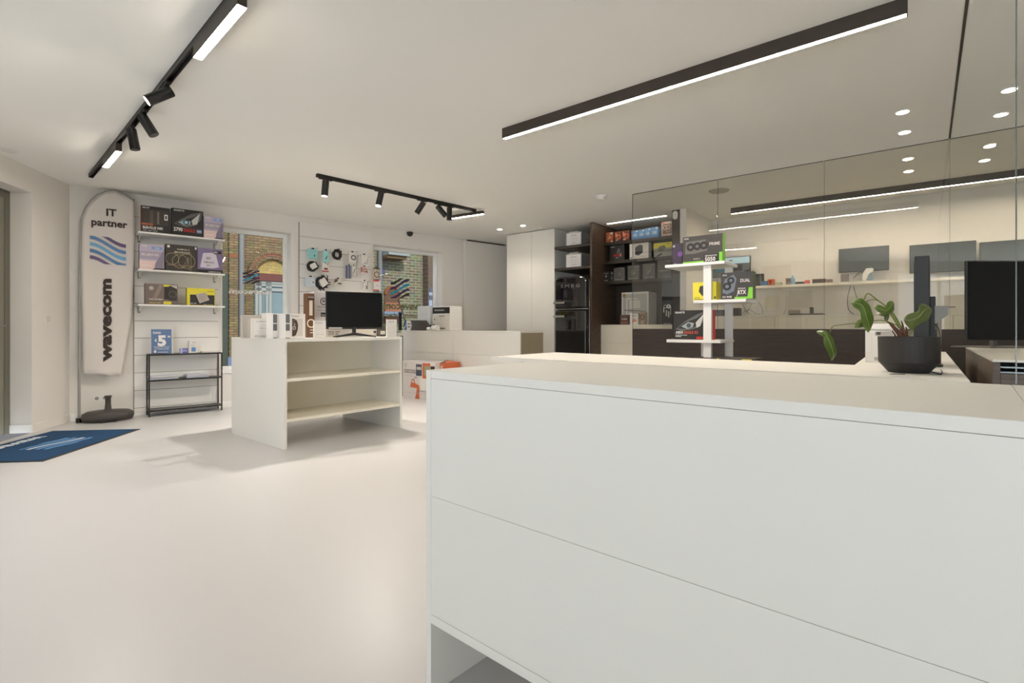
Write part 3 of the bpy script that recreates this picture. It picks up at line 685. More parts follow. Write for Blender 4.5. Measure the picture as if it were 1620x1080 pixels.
# parasol base
q_ = px(171, 665, 0)
t = thing('parasol_base', 'dark grey weighted parasol base with a short tube below the flag', 'parasol base', q_, FW.rz)
gm = mat('base_grey', (70, 65, 62), .55, bump=.1)
m = MB()
prof = [(.16, 0), (.232, .01), (.246, .05), (.236, .095), (.2, .118), (.12, .125), (.05, .127)]
sgn = 24; vs = []
for r, z in prof:
    for k in range(sgn):
        an = 2 * pi * k / sgn; w_ = 1 + .02 * cos(4 * an); dip = -.03 if (abs(an - 1.5 * pi) < .28 and .04 < z < .09) else 0
        vs.append((r * w_ * cos(an), (r * .72 * w_ + dip) * sin(an), z))
m.add(vs, [(i * sgn + k, i * sgn + (k + 1) % sgn, (i + 1) * sgn + (k + 1) % sgn, (i + 1) * sgn + k) for i in range(len(prof) - 1) for k in range(sgn)], gm, True)
m.quad([vs[(len(prof) - 1) * sgn + k] for k in range(sgn)], gm); m.quad([vs[k] for k in range(sgn)][::-1], gm)
m.box(-.07, .07, -.180, -.12, .0, .03, darkm); m.build('weight', t)
m = MB(); m.lathe([(.055, .115), (.034, .135), (.028, .20), (.028, .27), (.036, .272), (.036, .295), (.026, .296)], gm, seg=16); m.build('tube', t)
# socket and switch
def plate(name, label, fr, x, y, ly, w, h, n=1, kind='switch'):
    u, z = fr.col(x, ly), fr.ht(x, y, ly)
    t = thing(name, label, kind, fr.w(u, ly, z), fr.rz)
    m = MB(); m.box(-w / 2, w / 2, -.008, 0, -h / 2, h / 2, whitep); m.build('plate', t, bevel=.002)
    for k in range(n):
        cx = (k - (n - 1) / 2) * w / n
        m = MB()
        if kind == 'socket':
            m.lathe([(.020, 0), (.020, .002)], greyp, seg=16); o = m.build('socket_insert', t, (cx, -.0085, 0)); o.rotation_euler = (pi / 2, 0, 0)
        else:
            m.box(cx - w * .36, cx + w * .36, -.0095, -.008, -h * .36, h * .36, mat('switch_face', (214, 208, 198), .4)); m.build('rocker', t)
plate('wall_socket', 'white double wall socket behind the parasol base', FW, 159.5, 629.5, 0, .155, .08, 2, 'socket')
plate('light_switch', 'white light switch on the wall beside the door recess', FL, 75.5, 504.5, 0, .10, .10, 1, 'switch')
plate('light_switch', 'tiny white wall plate between the switch and the flag', FL, 102, 501, 0, .0, .0, 1, 'switch') if False else None

# door mat
C1, C2 = px(68, 730, 0), px(222, 679, 0); dm = (C1 - C2); ML_ = dm.length; rm = atan2(dm.y, dm.x); FMAT = Frame(C2, rm)
# x runs from the far right corner towards the viewer; y to the right of that is negative = towards the door
MWd = .86
t = thing('door_mat', 'blue logo door mat with dark rubber edge by the entrance', 'mat', (C2.x, C2.y, 0), rm)
m = MB(); m.box(0, ML_, -MWd, 0, .0, .006, darkm); m.build('rubber_edge', t)
mb_ = mat('mat_blue', (48, 78, 112), .95, bump=.6, bscale=400, var=.18, vscale=40, spec=.1); mw = mat('mat_white', (198, 206, 214), .95); ml = mat('mat_light_blue', (92, 142, 190), .95)
m = MB(); m.box(.02, ML_ - .02, -MWd + .02, -.02, .006, .009, mb_)
def gm_(p): x, y = FMAT.loc(p); return (x, y, .0096)
# emblem and lettering lie along the mat's long axis, read from the door
m.text('wavecom', lambda a, b: (.30 + a, -.80 + .0 + b * 1.0 + .02, .0098), .12, mw, .86, 'l', .05)
emblem(m, lambda u, v: (u, v, .0098), .42, .92, -.50, -.20, ml, mw, ml)
mm = m.build('pile', t)
for v in mm.data.vertices: pass

# ================================================================== WINDOW LETTERING
def decal_on(win, name, fr, ly, fn):
    m = MB(); fn(m); o = m.build(name, win); o.matrix_parent_inverse = Matrix.Identity(4); return o
dy = .17 + .024
vp, vt, vk = mat('vinyl_purple', (64, 44, 88), .5), mat('vinyl_teal', (40, 140, 170), .5), mat('vinyl_black', (48, 40, 36), .5)
vw, vg = mat('vinyl_white', (214, 212, 206), .5), mat('vinyl_khaki', (112, 110, 76), .5)
def wz_(x, y): return FW.col(x, dy), FW.ht(x, y, dy)
def logo(m, x0, x1, y0, y1):
    (a, z0), (b, _) = wz_(x0, (y0 + y1) / 2), wz_(x1, (y0 + y1) / 2); zc0 = wz_((x0 + x1) / 2, y1)[1]; zc1 = wz_((x0 + x1) / 2, y0)[1]
    emblem(m, lambda u, v: (u, dy, v), a, b, zc0, zc1, vp, vt, vk, flip=-1)
def mtext(m, st, xr, xl, yb, hpx, mt, bold=.03):
    """vinyl text seen from inside: mirrored, starts at the right"""
    xc = (xl + xr) / 2; (ur, z0) = wz_(xr, yb)[0], wz_(xc, yb)[1]; ul = wz_(xl, yb)[0]; hh = wz_(xc, yb - hpx)[1] - z0
    m.text(st, lambda a, b: (ur - a, dy + .0002, z0 + b), hh, mt, ur - ul, 'l', bold)
def f1(m): mtext(m, 'wavecom', 428, 362, 464.5, 7.5, vw, .05)
def f2(m): mtext(m, 'wavecom', 666, 606, 489, 11, vg, .04); mtext(m, 'computers', 664, 603, 502, 8, vg, .03)
m = MB(); logo(m, 384, 410.5, 427, 449); m.build('window_emblem', win1)
m = MB(); logo(m, 618, 647.5, 440, 472); m.build('window_emblem', win2)
m = MB(); f1(m); m.build('window_lettering', win1)
m = MB(); f2(m); m.build('window_lettering', win2)

# ================================================================== STREET OUTSIDE
OY = 8.5
ybr = brick('tan_brick', (124, 100, 52), (102, 80, 38), (78, 66, 44), .23, .075, .012)
gbr = brick('pale_brick', (98, 96, 70), (80, 78, 56), (126, 122, 98), .30, .10, .016)
obr = brick('orange_brick', (130, 66, 40), (114, 56, 34), (104, 72, 52), .12, .3, .01)
yel = brick('yellow_brick', (160, 134, 44), (146, 120, 38), (128, 108, 46), .22, .08, .008)
ox = lambda x: FW.col(x, OY); oz = lambda x, y: FW.ht(x, y, OY)
xs0, xm, xe = ox(330), ox(560), ox(760)
o_f = FW.w(0, OY)
t = thing('brick_building', 'tan brick house with a yellow-filled arch and pale window across the street', 'building', o_f, FW.rz)
m = MB(); m.box(xs0 - 6, xm, .12, 4, -.1, 7.5, ybr); m.build('wall', t)
ac = ox(432); az = oz(432, 436); R = ox(432) - ox(404)
# pilaster and pipe
m = MB(); m.box(ox(362), ox(376), -.05, .12, -.1, 7, ybr); m.box(ox(360), ox(376.5), -.07, .12, -.1, .25, mat('plinth_blue', (92, 106, 140), .8)); m.build('pilaster', t)
m = MB(); m.box(ox(351), ox(361), .0, .115, -.1, oz(356, 432), mat('door_green', (52, 60, 52), .6)); m.build('street_door', t)
m = MB(); m.cyl((ox(381.5), -.06, -.1), (ox(381.5), -.06, 7), .07, mat('pipe_zinc', (106, 108, 108), .5), 12); m.box(ox(376), ox(379), -.01, .119, -.1, 7, mat('pipe_dark', (60, 62, 68), .6)); m.build('downpipe', t)
m = MB(); n = 16
for rr0, rr1, mt, yo in ((R, R * 1.22, ybr, -.06), (R * 1.22, R * 1.30, mat('arch_red', (150, 90, 72), .9), -.03), (R * 1.30, R * 1.42, ybr, -.05)):
    for k in range(n * 2):
        a0, a1 = pi * k / (n * 2), pi * (k + .86) / (n * 2)
        q4 = [(ac + rr0 * cos(a0), az + rr0 * sin(a0)), (ac + rr1 * cos(a0), az + rr1 * sin(a0)), (ac + rr1 * cos(a1), az + rr1 * sin(a1)), (ac + rr0 * cos(a1), az + rr0 * sin(a1))]
        m.prism(q4, mt, 'y', yo, .12)
m.build('arch_ring', t)
m = MB(); hp = [(ac + R * cos(pi * k / 20), az + R * sin(pi * k / 20)) for k in range(21)]
m.prism(hp, yel, 'y', .05, .119); m.build('arch_infill', t)
lz = oz(430, 433)
m = MB(); m.box(ac - R, ac + R, .0, .119, lz - .22, lz, mat('lintel_red', (92, 52, 46), .8)); m.build('lintel', t)
m = MB(); fm = mat('frame_bluegrey', (136, 140, 138), .6); gl = mat('dark_pane', (104, 122, 128), .15)
wb = oz(430, 502); zz0 = oz(425, 458)
m.box(ac - R, ac + R, .08, .118, wb - 1, lz - .22, gl)
for x in [ac - R + .06, ox(411.5), ox(424), ox(427.5), ac + R - .06]: m.box(x - .05, x + .05, .03, .08, wb - 1, lz - .22, fm)
for z in (lz - .28, (lz + zz0) / 2 - .1, zz0, wb): m.box(ac - R, ac + R, .03, .08, z - .04, z + .05, fm)
m.build('street_window', t)
m = MB(); m.box(ox(362), ox(376), -.06, .0, oz(365, 407), oz(365, 401), mat('red_band', (120, 74, 50), .9)); m.build('brick_band', t)
t = thing('stone_building', 'pale rough brick gable with an orange arch seen through the right shop window', 'building', FW.w(xm + .02, OY), FW.rz)
q = lambda x: ox(x) - xm - .02
m = MB(); m.box(0, q(671), .1, 4, -.1, 8, gbr); m.build('wall', t)
m = MB(); m.cyl((q(601), -.02, -.1), (q(601), -.02, 8), .08, mat('pipe_zinc2', (98, 100, 102), .5), 12); m.build('downpipe', t)
m = MB(); m.box(q(604), q(637), -.5, .1, oz(620, 406), oz(620, 400), mat('eaves_grey', (120, 126, 126), .6)); m.box(q(604), q(634), -.42, .1, oz(620, 411), oz(620, 406), mat('eaves_brown', (84, 66, 40), .8)); m.build('eaves', t)
m = MB(); m.box(q(602), q(608), -.05, .1, oz(605, 433), oz(605, 426), mat('plate_blue', (50, 60, 96), .6)); m.build('street_sign', t)
ac2 = q(622); R2 = q(634) - ac2; az2 = oz(622, 466); m = MB()
for k in range(20):
    a0, a1 = pi * k / 20, pi * (k + .85) / 20
    m.prism([(ac2 + R2 * .82 * cos(a0), az2 + R2 * .82 * sin(a0)), (ac2 + R2 * 1.05 * cos(a0), az2 + R2 * 1.05 * sin(a0)), (ac2 + R2 * 1.05 * cos(a1), az2 + R2 * 1.05 * sin(a1)), (ac2 + R2 * .82 * cos(a1), az2 + R2 * .82 * sin(a1))], mat('arch_orange', (128, 76, 50), .9), 'y', .0, .1)
m.prism([(ac2 + R2 * .82 * cos(pi * k / 16), az2 + R2 * .82 * sin(pi * k / 16)) for k in range(17)], mat('arch_brown', (84, 58, 42), .8), 'y', .05, .099)
m.box(ac2 - R2, ac2 + R2, .0, .1, oz(620, 510), az2 - .28, mat('stone_orange', (132, 84, 62), .9)); m.box(ac2 - R2, ac2 + R2, .06, .1, az2 - .29, az2 + .02, mat('arch_brown', (104, 66, 42), .8)); m.build('arch', t)
m = MB(); m.box(q(602), q(632), -.3, -.05, oz(617, 500), oz(617, 493), mat('tarp_blue', (96, 112, 134), .6)); m.build('flower_box', t)
t = thing('brick_building', 'brown brick house with grey shutters at the right of the right-hand window view', 'building', FW.w(ox(671) + .02, OY), FW.rz)
q = lambda x: ox(x) - ox(671) - .02
m = MB(); m.box(0, q(760), -.25, 4, -.1, 8, brick('brown_brick', (88, 66, 50), (76, 54, 40), (96, 80, 64), .2, .08)); m.build('wall', t)
m = MB(); m.box(q(672), q(677), -.3, -.25, oz(675, 500), oz(675, 457), mat('shutter_grey', (130, 140, 160), .6))
for z in (oz(675, 462), oz(675, 474)): m.box(q(672), q(677), -.33, -.3, z, z + .15, mat('shutter_dark', (70, 72, 84), .6))
m.build('shutter', t)
m = MB(); m.box(-9, 40, .3, 60, -.22, -.12, mat('street_ground', (108, 106, 104), .9, var=.2)); struct(m.build('street', None, FW.w(0, 0), FW.rz))
m = MB(); m.box(-9, 40, OY - 1.4, OY + .1, -.12, -.02, mat('pavement_stone', (150, 140, 128), .9, var=.2)); struct(m.build('pavement', None, FW.w(0, 0), FW.rz))
m = MB(); m.box(-14, 24, .3, 40, -.22, -.12, MATS['street_ground']); struct(m.build('forecourt', None, FL.w(0, 0), FL.rz))
# unseen upper storey, put in and sized to keep the sun off the lower half of the street
m = MB(); m.prism(out, MATS['tan_brick'], 'z', CEIL + .26, 5.0); struct(m.build('unseen_upper_storey'))
# house opposite the entrance side, only seen mirrored
t = thing('town_house', 'white town house with grey roof opposite the entrance glazing', 'building', FL.w(-6, 12), FL.rz)
m = MB(); m.box(0, 22, 0, 5, -.1, 4.6, mat('render_white', (200, 196, 190), .8)); m.build('wall', t)
m = MB(); m.prism([(-.4, 4.6), (5.4, 4.6), (2.5, 8.2)], mat('roof_slate', (74, 72, 76), .7, var=.3, vscale=8), 'x', -.3, 22.3); m.build('roof', t)
for k in range(7):
    m = MB(); m.box(1.2 + k * 3, 2.4 + k * 3, -.05, 0, .9, 2.6, mat('dark_window', (60, 68, 76), .1)); m.build('window', t)

# ================================================================== THINGS ON THE LOW ISLAND
FI = Frame(FM.w(0, 0), FM.rz + radians(-1))
zi = MZ + .0015
carton('picture_frame', 'pale grey flat box printed V4 at the back left of the island', FI, .56, 384, 412, 498, zi, .05, P(186, 178, 168), [('r', .25, .0, .98, .82, P(198, 190, 180)), ('t', 'V4', .68, .08, .12, K, .30, 'l', .03)])
carton('certificate_frame', 'white framed certificate leaning behind the headset boxes', FI, .42, 397.5, 437, 503.5, zi, .02, Wt, [('r', .06, .05, .94, .93, P(214, 208, 200)), ('r', .08, .06, .93, .92, P(228, 224, 218)), ('t', 'Certificaat Partner', .5, .82, .05, DK, .62), ('t', 'wavecom', .5, .62, .05, LG, .3), ('t', 'Official reseller', .5, .48, .05, GY_, .34), ('r', .2, .36, .85, .37, LG), ('t', 'MSI Certified Dealer', .45, .08, .06, DK, .62)], cat='frame')
def headset(label, x0, x1, ly):
    carton('headphone_box', label, FI, ly, x0, x1, 496, zi, .13, Wt, [('r', 0, .0, .20, .03, GY_), ('r', 0, .62, .20, .97, P(104, 104, 108)), ('r', 0, .31, .20, .58, P(104, 104, 108)), ('r', .02, .07, .18, .28, P(232, 228, 222)), ('r', .31, .08, .86, .80, P(206, 198, 190)), ('r', .31, .08, .44, .80, P(96, 80, 70)),
        ('p', [(.32, .10), (.5, .12), (.60, .34), (.62, .55), (.56, .72), (.44, .77), (.40, .70), (.47, .58), (.43, .35), (.34, .25)], P(74, 58, 50)), ('o', .42, .42, .07, P(220, 212, 204), .05), ('t', 'Kensington', .26, .88, .05, DK, .42, 'l')], group='headphone boxes on the island', side=P(236, 232, 226))
headset('headphone box in front, second of the two on the island', 452, 483, .10)
headset('headphone box behind its twin, left one on the island', 432, 463, .24)
carton('white_box', 'narrow white box left of the headphone boxes', FI, .38, 424, 431.5, 495, zi, .14, Wt, [('r', .2, .1, .8, .12, LG)])
carton('brown_box', 'tall brown patterned box behind the headphone boxes', FI, .36, 486.5, 497.5, 464, zi, .08, BR, [('r', .25, .50, .72, .84, P(206, 196, 184)), ('o', .5, .32, .10, P(220, 210, 196), .075), ('r', .35, .10, .9, .12, LG), ('r', .35, .16, .9, .18, LG), ('t', 'RAZOR', .5, .9, .03, Wt, .8), ('r', 0, .86, 1, .88, K)])
carton('watch_box', 'tall light grey box with round W mark behind the monitor', FI, .48, 497, 524, 462.5, zi, .08, P(202, 198, 200), [('o', .55, .80, .085, K, .065), ('t', 'W', .55, .77, .07, K, .2, 'c', .04), ('t', 'DE DAKAR', .45, .66, .03, K, .5), ('t', 'PRESENTED BY', .45, .59, .022, GY_, .5), ('r', .38, .46, .98, .55, K), ('t', 'BeeSmart', .68, .48, .04, Wt, .5)])
carton('price_sign', 'small white price card in front of the W box', FI, .12, 496.5, 515.5, 507, zi, .012, Wt, [('t', 'Draadloos', .45, .84, .06, BL_, .6), ('r', .12, .55, .9, .56, LG), ('r', .2, .2, .45, .23, LG), ('r', .55, .2, .8, .23, LG)], cat='sign')
carton('price_sign', 'small white price card right of the monitor', FI, .05, 612, 627.5, 505, zi, .012, Wt, [('t', 'Beeld', .45, .84, .06, BL_, .5), ('r', .12, .5, .9, .51, LG), ('r', .12, .24, .9, .25, LG)], cat='sign')
carton('keyboard_box', 'long pale keyboard box lying under the monitor', FI, .30, 516, 602, 519.5, zi, .15, P(214, 206, 196), [('t', 'DESK SET', .03, .25, .45, DK, .20, 'l'), ('r', .86, .45, .91, .7, K)])
carton('black_device', 'small dark device right of the monitor foot', FI, .24, 601, 610, 514, zi, .06, DK, [('r', .1, .2, .9, .5, LG)], cat='device')
# monitor, turned a little towards the aisle
ZM = 5.05
mbl, mbr = cp(516, 519, ZM), cp(608.5, 518, ZM + .28)
foot = FI.w(FI.col(561, .15), .15)
d = Vector((mbr.x - mbl.x, mbr.y - mbl.y, 0)); W_m = d.length; rz = atan2(d.y, d.x)
t = thing('monitor', 'black widescreen monitor on a splayed foot standing on the island', 'monitor', (foot.x, foot.y, zi), rz)
hh = .385; zb = .085
m = MB(); m.box(-W_m / 2, W_m / 2, -.012, .012, zb, zb + hh, darkm); m.prism([(-W_m * .3, zb + .06), (W_m * .3, zb + .06), (W_m * .25, zb + .3), (-W_m * .25, zb + .3)], darkm, 'y', .012, .05); m.build('housing', t, bevel=.003)
m = MB(); m.box(-W_m / 2 + .008, W_m / 2 - .008, -.0135, -.0121, zb + .022, zb + hh - .008, screenm); m.build('screen', t)
m = MB(); m.box(-W_m / 2 + .03, -W_m / 2 + .16, -.0145, -.0136, zb + .004, zb + .018, LG); m.text('acer', lambda u, v: (u, -.0136, zb + .008 + v), .007, LG); m.build('sticker', t)
m = MB(); m.tube([(0, .03, .02), (0, .035, .2)], .02, darkm, 10); m.build('neck', t)
m = MB()
for sx, sy in ((-1, -1), (1, -1), (-1, .5), (1, .5)): m.tube([(0, .02, .035), (sx * .12, .02 + sy * .06, .018), (sx * .20, .02 + sy * .11, .006)], [.017, .009, .006], darkm, 8)
m.build('foot', t)

# ================================================================== THINGS ON AND BY THE SERVICE COUNTER
cz = 1.05
def ncart(*a, **k): return carton(*a, **k)
a, b = FN.col(684.5, 6.0), FN.col(712, 6.0); h = FN.ht(698, 484, 6.0) - cz
t = thing('printer', 'white office printer with black control face on the service counter', 'printer', (a, 6.0, cz))
w_ = b - a
m = MB(); m.box(0, w_, 0, .29, 0, h, whitep); m.build('body', t, bevel=.008)
m = MB(); m.box(.01, w_ - .01, -.012, 0, h * .70, h * .95, darkm); m.box(.06, w_ * .7, -.016, -.012, h * .80, h * .86, greyp); m.build('control_panel', t)
m = MB(); m.box(.005, w_ - .005, -.010, 0, h * .36, h * .64, P(216, 210, 200)); m.box(w_ * .4, w_ * .7, -.012, -.01, h * .58, h * .61, DK); m.box(w_ * .12, w_ * .16, -.012, -.01, h * .42, h * .5, DK); m.text('ink', lambda u, v: (w_ * .5 + u, -.0105, h * .48 + v), .02, DK); m.build('tray', t)
m = MB(); m.box(.005, w_ - .005, -.010, 0, .01, h * .33, P(216, 210, 200)); m.box(w_ * .4, w_ * .75, -.012, -.01, .03, .045, DK); m.build('tray', t)
a, b = FN.col(663, 6.02), FN.col(682, 6.02)
t = thing('shredder', 'tall white ribbed office machine left of the printer', 'office machine', (a, 5.98, cz))
m = MB(); hh_ = FN.ht(674, 484, 6.0) - cz; m.box(0, b - a, 0, .26, 0, hh_, mat('cool_white', (224, 226, 228), .5)); m.build('body', t, bevel=.01)
m = MB()
for k in range(5): m.box(.01, b - a - .01, -.004, -.0005, hh_ * (.62 + k * .07), hh_ * (.62 + k * .07) + .004, LG)
m.build('seam', t)
a = FN.col(652, 5.85)
t = thing('payment_display', 'dark tilted tablet display on the service counter', 'display', (a, 5.81, cz))
L_ = FN.col(676, 5.85) - a; hz = FN.ht(660, 506.5, 5.85) - cz
m = MB(); m.prism([(0, 0), (L_ * .86, 0), (L_ * 1.1, .03), (L_ * .72, hz), (0, hz), (L_ * .10, hz * .5)], mat('tablet_dark', (72, 64, 58), .3), 'y', 0, .12); m.build('case', t, bevel=.004)
m = MB(); m.box(-.12, -.002, .02, .10, 0, hz * .95, Wt); m.box(-.09, -.03, .018, .0195, hz * .6, hz * .7, DK); m.box(-.09, -.03, .018, .0195, hz * .3, hz * .4, DK); m.build('side_box', t)
a = FN.col(641, 6.0)
t = thing('router', 'small black router with a tall slanted antenna on the service counter', 'router', (FN.col(634, 5.84), 5.84, cz))
m = MB(); m.box(-.07, -.03, 0, .05, 0, FN.ht(632, 494, 6.0) - cz, darkm); m.build('body', t, bevel=.004)
pa = Vector((FN.col(641.5, 6.0), 6.0, FN.ht(641, 508, 6.0))); pb = Vector((FN.col(630, 6.0), 6.0, FN.ht(630, 474, 6.0))); o_ = Vector(t.location)
m = MB(); m.tube([pa - o_, pb - o_], .010, darkm, 8); m.tube([pa - o_, pa - o_ + Vector((-.05, 0, -.09))], .010, darkm, 8); m.build('antenna', t)
m = MB(); m.box(0.0, .24, .02, .14, 0, FN.ht(636, 508, 6.0) - cz, P(120, 150, 190)); prints(m, .24, .09, [('r', .1, .2, .35, .6, K), ('r', .5, .1, .9, .5, Wt), ('r', .6, .3, .75, .7, K)], y0=.02); tag(m.build('product_carton', None, (FN.col(631.5, 6.0), 6.10, cz)), 'blue printed carton beside the antenna on the service counter', 'box')
t = thing('paper_roll', 'white paper rolls lying left of the printer', 'paper roll', (FN.col(677, 5.84), 5.84, cz))
m = MB(); m.cyl((0, 0, .03), (.09, 0, .03), .03, whitep, 20); m.build('roll', t); m = MB(); m.cyl((.1, .02, .045), (.22, .02, .045), .045, whitep, 20); m.cyl((.02, .03, .075), (.12, .03, .09), .016, darkm, 12); m.build('roll', t)
pts_ = [Vector((FN.col(x, 6.25), 6.25, FN.ht(x, y, 6.25))) for x, y in ((640, 507), (650, 504), (662, 503), (675, 503.5), (686, 510))]
# big white and orange boxes on the floor in front of the service counter
p = px(637, 622.6, 0); q_ = px(653, 625.3, 0)
bxw = px(692, 626, 0)
wz2 = .50
yA = 5.30
a, b = FN.col(637, yA), FN.col(689, yA); h = FN.ht(640, 570.5, yA)
m = MB(); w_ = b - a; m.box(0, w_, 0, .40, 0, h, P(214, 208, 206))
prints(m, w_, h, [('r', .42, .62, .60, .93, P(70, 76, 92)), ('r', .44, .78, .58, .86, LG), ('r', .62, .52, .85, .97, OR), ('r', .68, .64, .83, .9, P(150, 160, 130)), ('r', .86, .4, .98, .9, K), ('r', .55, .24, .82, .56, Wt), ('r', .74, .24, .98, .60, P(92, 100, 112)), ('p', [(.84, .24), (.9, .46), (.98, .42), (.98, .24)], P(180, 92, 60)),
    ('t', 'Rethink living', .06, .74, .045, DK, .34, 'l'), ('t', 'rethink printing', .06, .68, .045, DK, .34, 'l'), ('r', .05, .60, .32, .61, LG), ('o', .10, .88, .05, DK, .04), ('r', .36, .54, .46, .60, P(176, 170, 180)),
    ('p', [(.24, .30), (.30, .52), (.38, .52), (.39, .42), (.52, .36), (.54, .26), (.44, .28)], OR), ('p', [(.40, -.02), (.46, .30), (.52, .30), (.53, -.02)], OR), ('p', [(.40, .0), (.53, .0), (.53, .06), (.41, .06)], P(196, 92, 50)), ('r', .31, .42, .36, .49, Wt), ('t', 'HP Smart Tank', .64, .20, .04, DK, .28), ('r', 0, .14, 1, .15, P(196, 188, 184))])
tag(m.build('printer_carton', None, (a, yA, 0), radians(0)), 'large white printer carton with orange art on the floor', 'box')
yB = 5.38; a, b = FN.col(676, yB), FN.col(703, yB)
a = max(a, FN.col(689, yA) + .01)
m = MB(); w_ = b - a; h = FN.ht(688, 573.5, yB); m.box(0, w_, 0, .34, 0, h, OR); prints(m, w_, h, [('r', .15, .6, .6, .93, P(196, 190, 180)), ('o', .38, .76, .06, GY_, .04)])
m.quad([(.0, .0, h), (w_, 0, h), (w_ * .45, .1, h + .04)], P(60, 36, 24)); m.quad([(w_ * .45, .1, h + .04), (w_, 0, h), (w_, .34, h)], OR)
tag(m.build('orange_carton', None, (a, yB, 0)), 'orange open carton beside the white printer carton', 'box')
# narrow board with red sign beyond the island
a = FW.col(636, -.9)
m = MB(); a = FN.col(629, 5.35); m.box(0, .06, 0, .03, 0, FN.ht(632, 527, 5.35), Wt); m.box(.062, .10, 0, .03, 0, FN.ht(632, 531, 5.35), K); m.box(.08, .1, -.002, 0, .55, .62, OR)
tag(m.build('leaning_board', None, (a, 5.35, 0)), 'narrow black and white board standing just behind the island', 'board')

# ================================================================== HANGING GOODS ON SLAT WALL TWO
hooks = []
def hook(x, y, out=.16):
    u, z = FW.col(x, -.018), FW.ht(x, y, -.018)
    a0 = s2a
    t = sp2
    m = MB(); m.box(u - a0 - .018, u - a0 + .018, -.024, -.0185, z - .03, z + .02, greyp); m.tube([(u - a0, -.022, z + .01), (u - a0, -.018 - out, z + .01), (u - a0, -.018 - out - .01, z + .025)], .003, chrome, 6)
    o = m.build('hook', t); return u, z
HG = 'goods hanging on the slat wall between the windows'
def hang(name, label, x0, x1, y0, y1, col_, items, ly=-.13, hookx=None, th=.02, cat='packaged accessory', lean=0):
    u0, u1 = FW.col(x0, ly), FW.col(x1, ly); z1_, z0_ = FW.ht((x0 + x1) / 2, y0, ly), FW.ht((x0 + x1) / 2, y1, ly); w, h = u1 - u0, z1_ - z0_
    m = MB(); m.box(0, w, 0, th, 0, h, col_)
    prints(m, w, h, items)
    m.box(w * .35, w * .65, .004, .008, h, h + .02, K)
    tag(m.build(name, None, FW.w(u0, ly, z0_), FW.rz), label, cat, HG)
    hook((x0 + x1) / 2 - (0), y0 + 2)
def coil(name, label, xc, yc, rx, ry, cols, ly=-.14, seed=1, spikes=8, card=None):
    """bundle of coiled cable on a card"""
    rnd = random.Random(seed); u, z = FW.col(xc, ly), FW.ht(xc, yc, ly); sx = (FW.col(xc + rx, ly) - FW.col(xc - rx, ly)) / 2; sz_ = (FW.ht(xc, yc - ry, ly) - FW.ht(xc, yc + ry, ly)) / 2
    t = thing(name, label, 'cable', FW.w(u, ly, z), FW.rz, HG)
    m = MB()
    for k in range(10):
        q1, q2, ph = rnd.uniform(.60, 1), rnd.uniform(.60, 1), rnd.uniform(0, 6)
        m.tube([(sx * q1 * cos(a), rnd.uniform(-.004, .004) + .008 * (k - 3), sz_ * q2 * sin(a) + .006 * sin(3 * a + ph)) for a in [2 * pi * i / 22 for i in range(22)]], .0075, cols, 5, close=True)
    m.build('coil', t)
    m = MB()
    for k in range(spikes):
        a = rnd.uniform(0, 2 * pi); q = (sx * .8 * cos(a), -.01, sz_ * .8 * sin(a)); e = (sx * rnd.uniform(.9, 1.25) * cos(a + .3), -.03, sz_ * rnd.uniform(.9, 1.35) * sin(a + .3)); m.tube([q, e], [.009, .007], cols, 6)
    m.build('plug', t)
    if card:
        m = MB(); m.box(-sx * .5, sx * .62, -.005, .0, -sz_ * .55, sz_ * .55, Wt); c = m.build('card', t); c.rotation_euler = (0, radians(card), 0); c.location = (0, -.03, 0)
    hook(xc, yc - ry + 2)
hang('phone_case', 'turquoise packaged accessory, widest, top left of the hanging goods', 488, 502.5, 394, 408.5, TQ, [('r', .62, .2, .72, .42, K), ('r', .1, .75, .8, .8, P(120, 180, 184)), ('l', [(.4, .2), (.4, .8)], .02, P(120, 176, 180))], th=.05)
hang('phone_case', 'narrow turquoise packaged accessory, second in the top row', 511.5, 520.5, 396, 415, TQ, [('p', [(.35, .3), (.6, .55), (.7, .5), (.45, .22)], K), ('r', .15, .8, .85, .86, Wt)])
coil('coiled_cable', 'black coiled cable in the middle of the top row', 533.5, 402.5, 7.8, 8, K, seed=3)
hang('cable_pack', 'white pack with a black ring cable in the top row', 552, 563.5, 399, 415, Wt, [('o', .62, .48, .26, K, .17)], th=.03)
hang('cable_pack', 'plain white pack right end of the top row', 571.5, 581.5, 403, 417, Wt, [('r', .45, .08, .8, .14, K), ('r', .92, .05, .98, .55, K)], ly=-.16)
coil('coiled_cable', 'black coiled cable with white card, left of the second row', 494.5, 421, 8.5, 7.5, K, seed=5, card=-30)
hang('cable_pack', 'white pack with red band and dark red patch, second row', 509.5, 520, 416, 430, Wt, [('r', .0, .0, 1, .16, P(190, 90, 92)), ('r', .3, .25, .85, .45, P(140, 44, 40)), ('r', .75, .82, .95, .9, K)])
hang('stylus_pack', 'row of slate blue slim packs, second row', 549, 556, 419.5, 440, P(96, 102, 128), [('r', .2, 0, .28, 1, LG), ('r', .5, 0, .58, 1, P(60, 64, 86)), ('r', .8, 0, .86, 1, LG)], th=.05)
hang('stylus_pack', 'white slim pack with a diagonal black pen, second row', 557.5, 562.5, 421, 437.5, Wt, [('l', [(.2, .2), (.8, .75)], .05, K), ('r', .1, .06, .8, .1, K)])
hang('charger_pack', 'white pack with brown cable picture, second row', 571, 582, 422, 432.5, SKN, [('r', 0, .2, .25, .9, P(150, 88, 70)), ('o', .62, .5, .3, BR, .18), ('p', [(.6, .3), (1, .1), (.95, .35)], K)], ly=-.16)
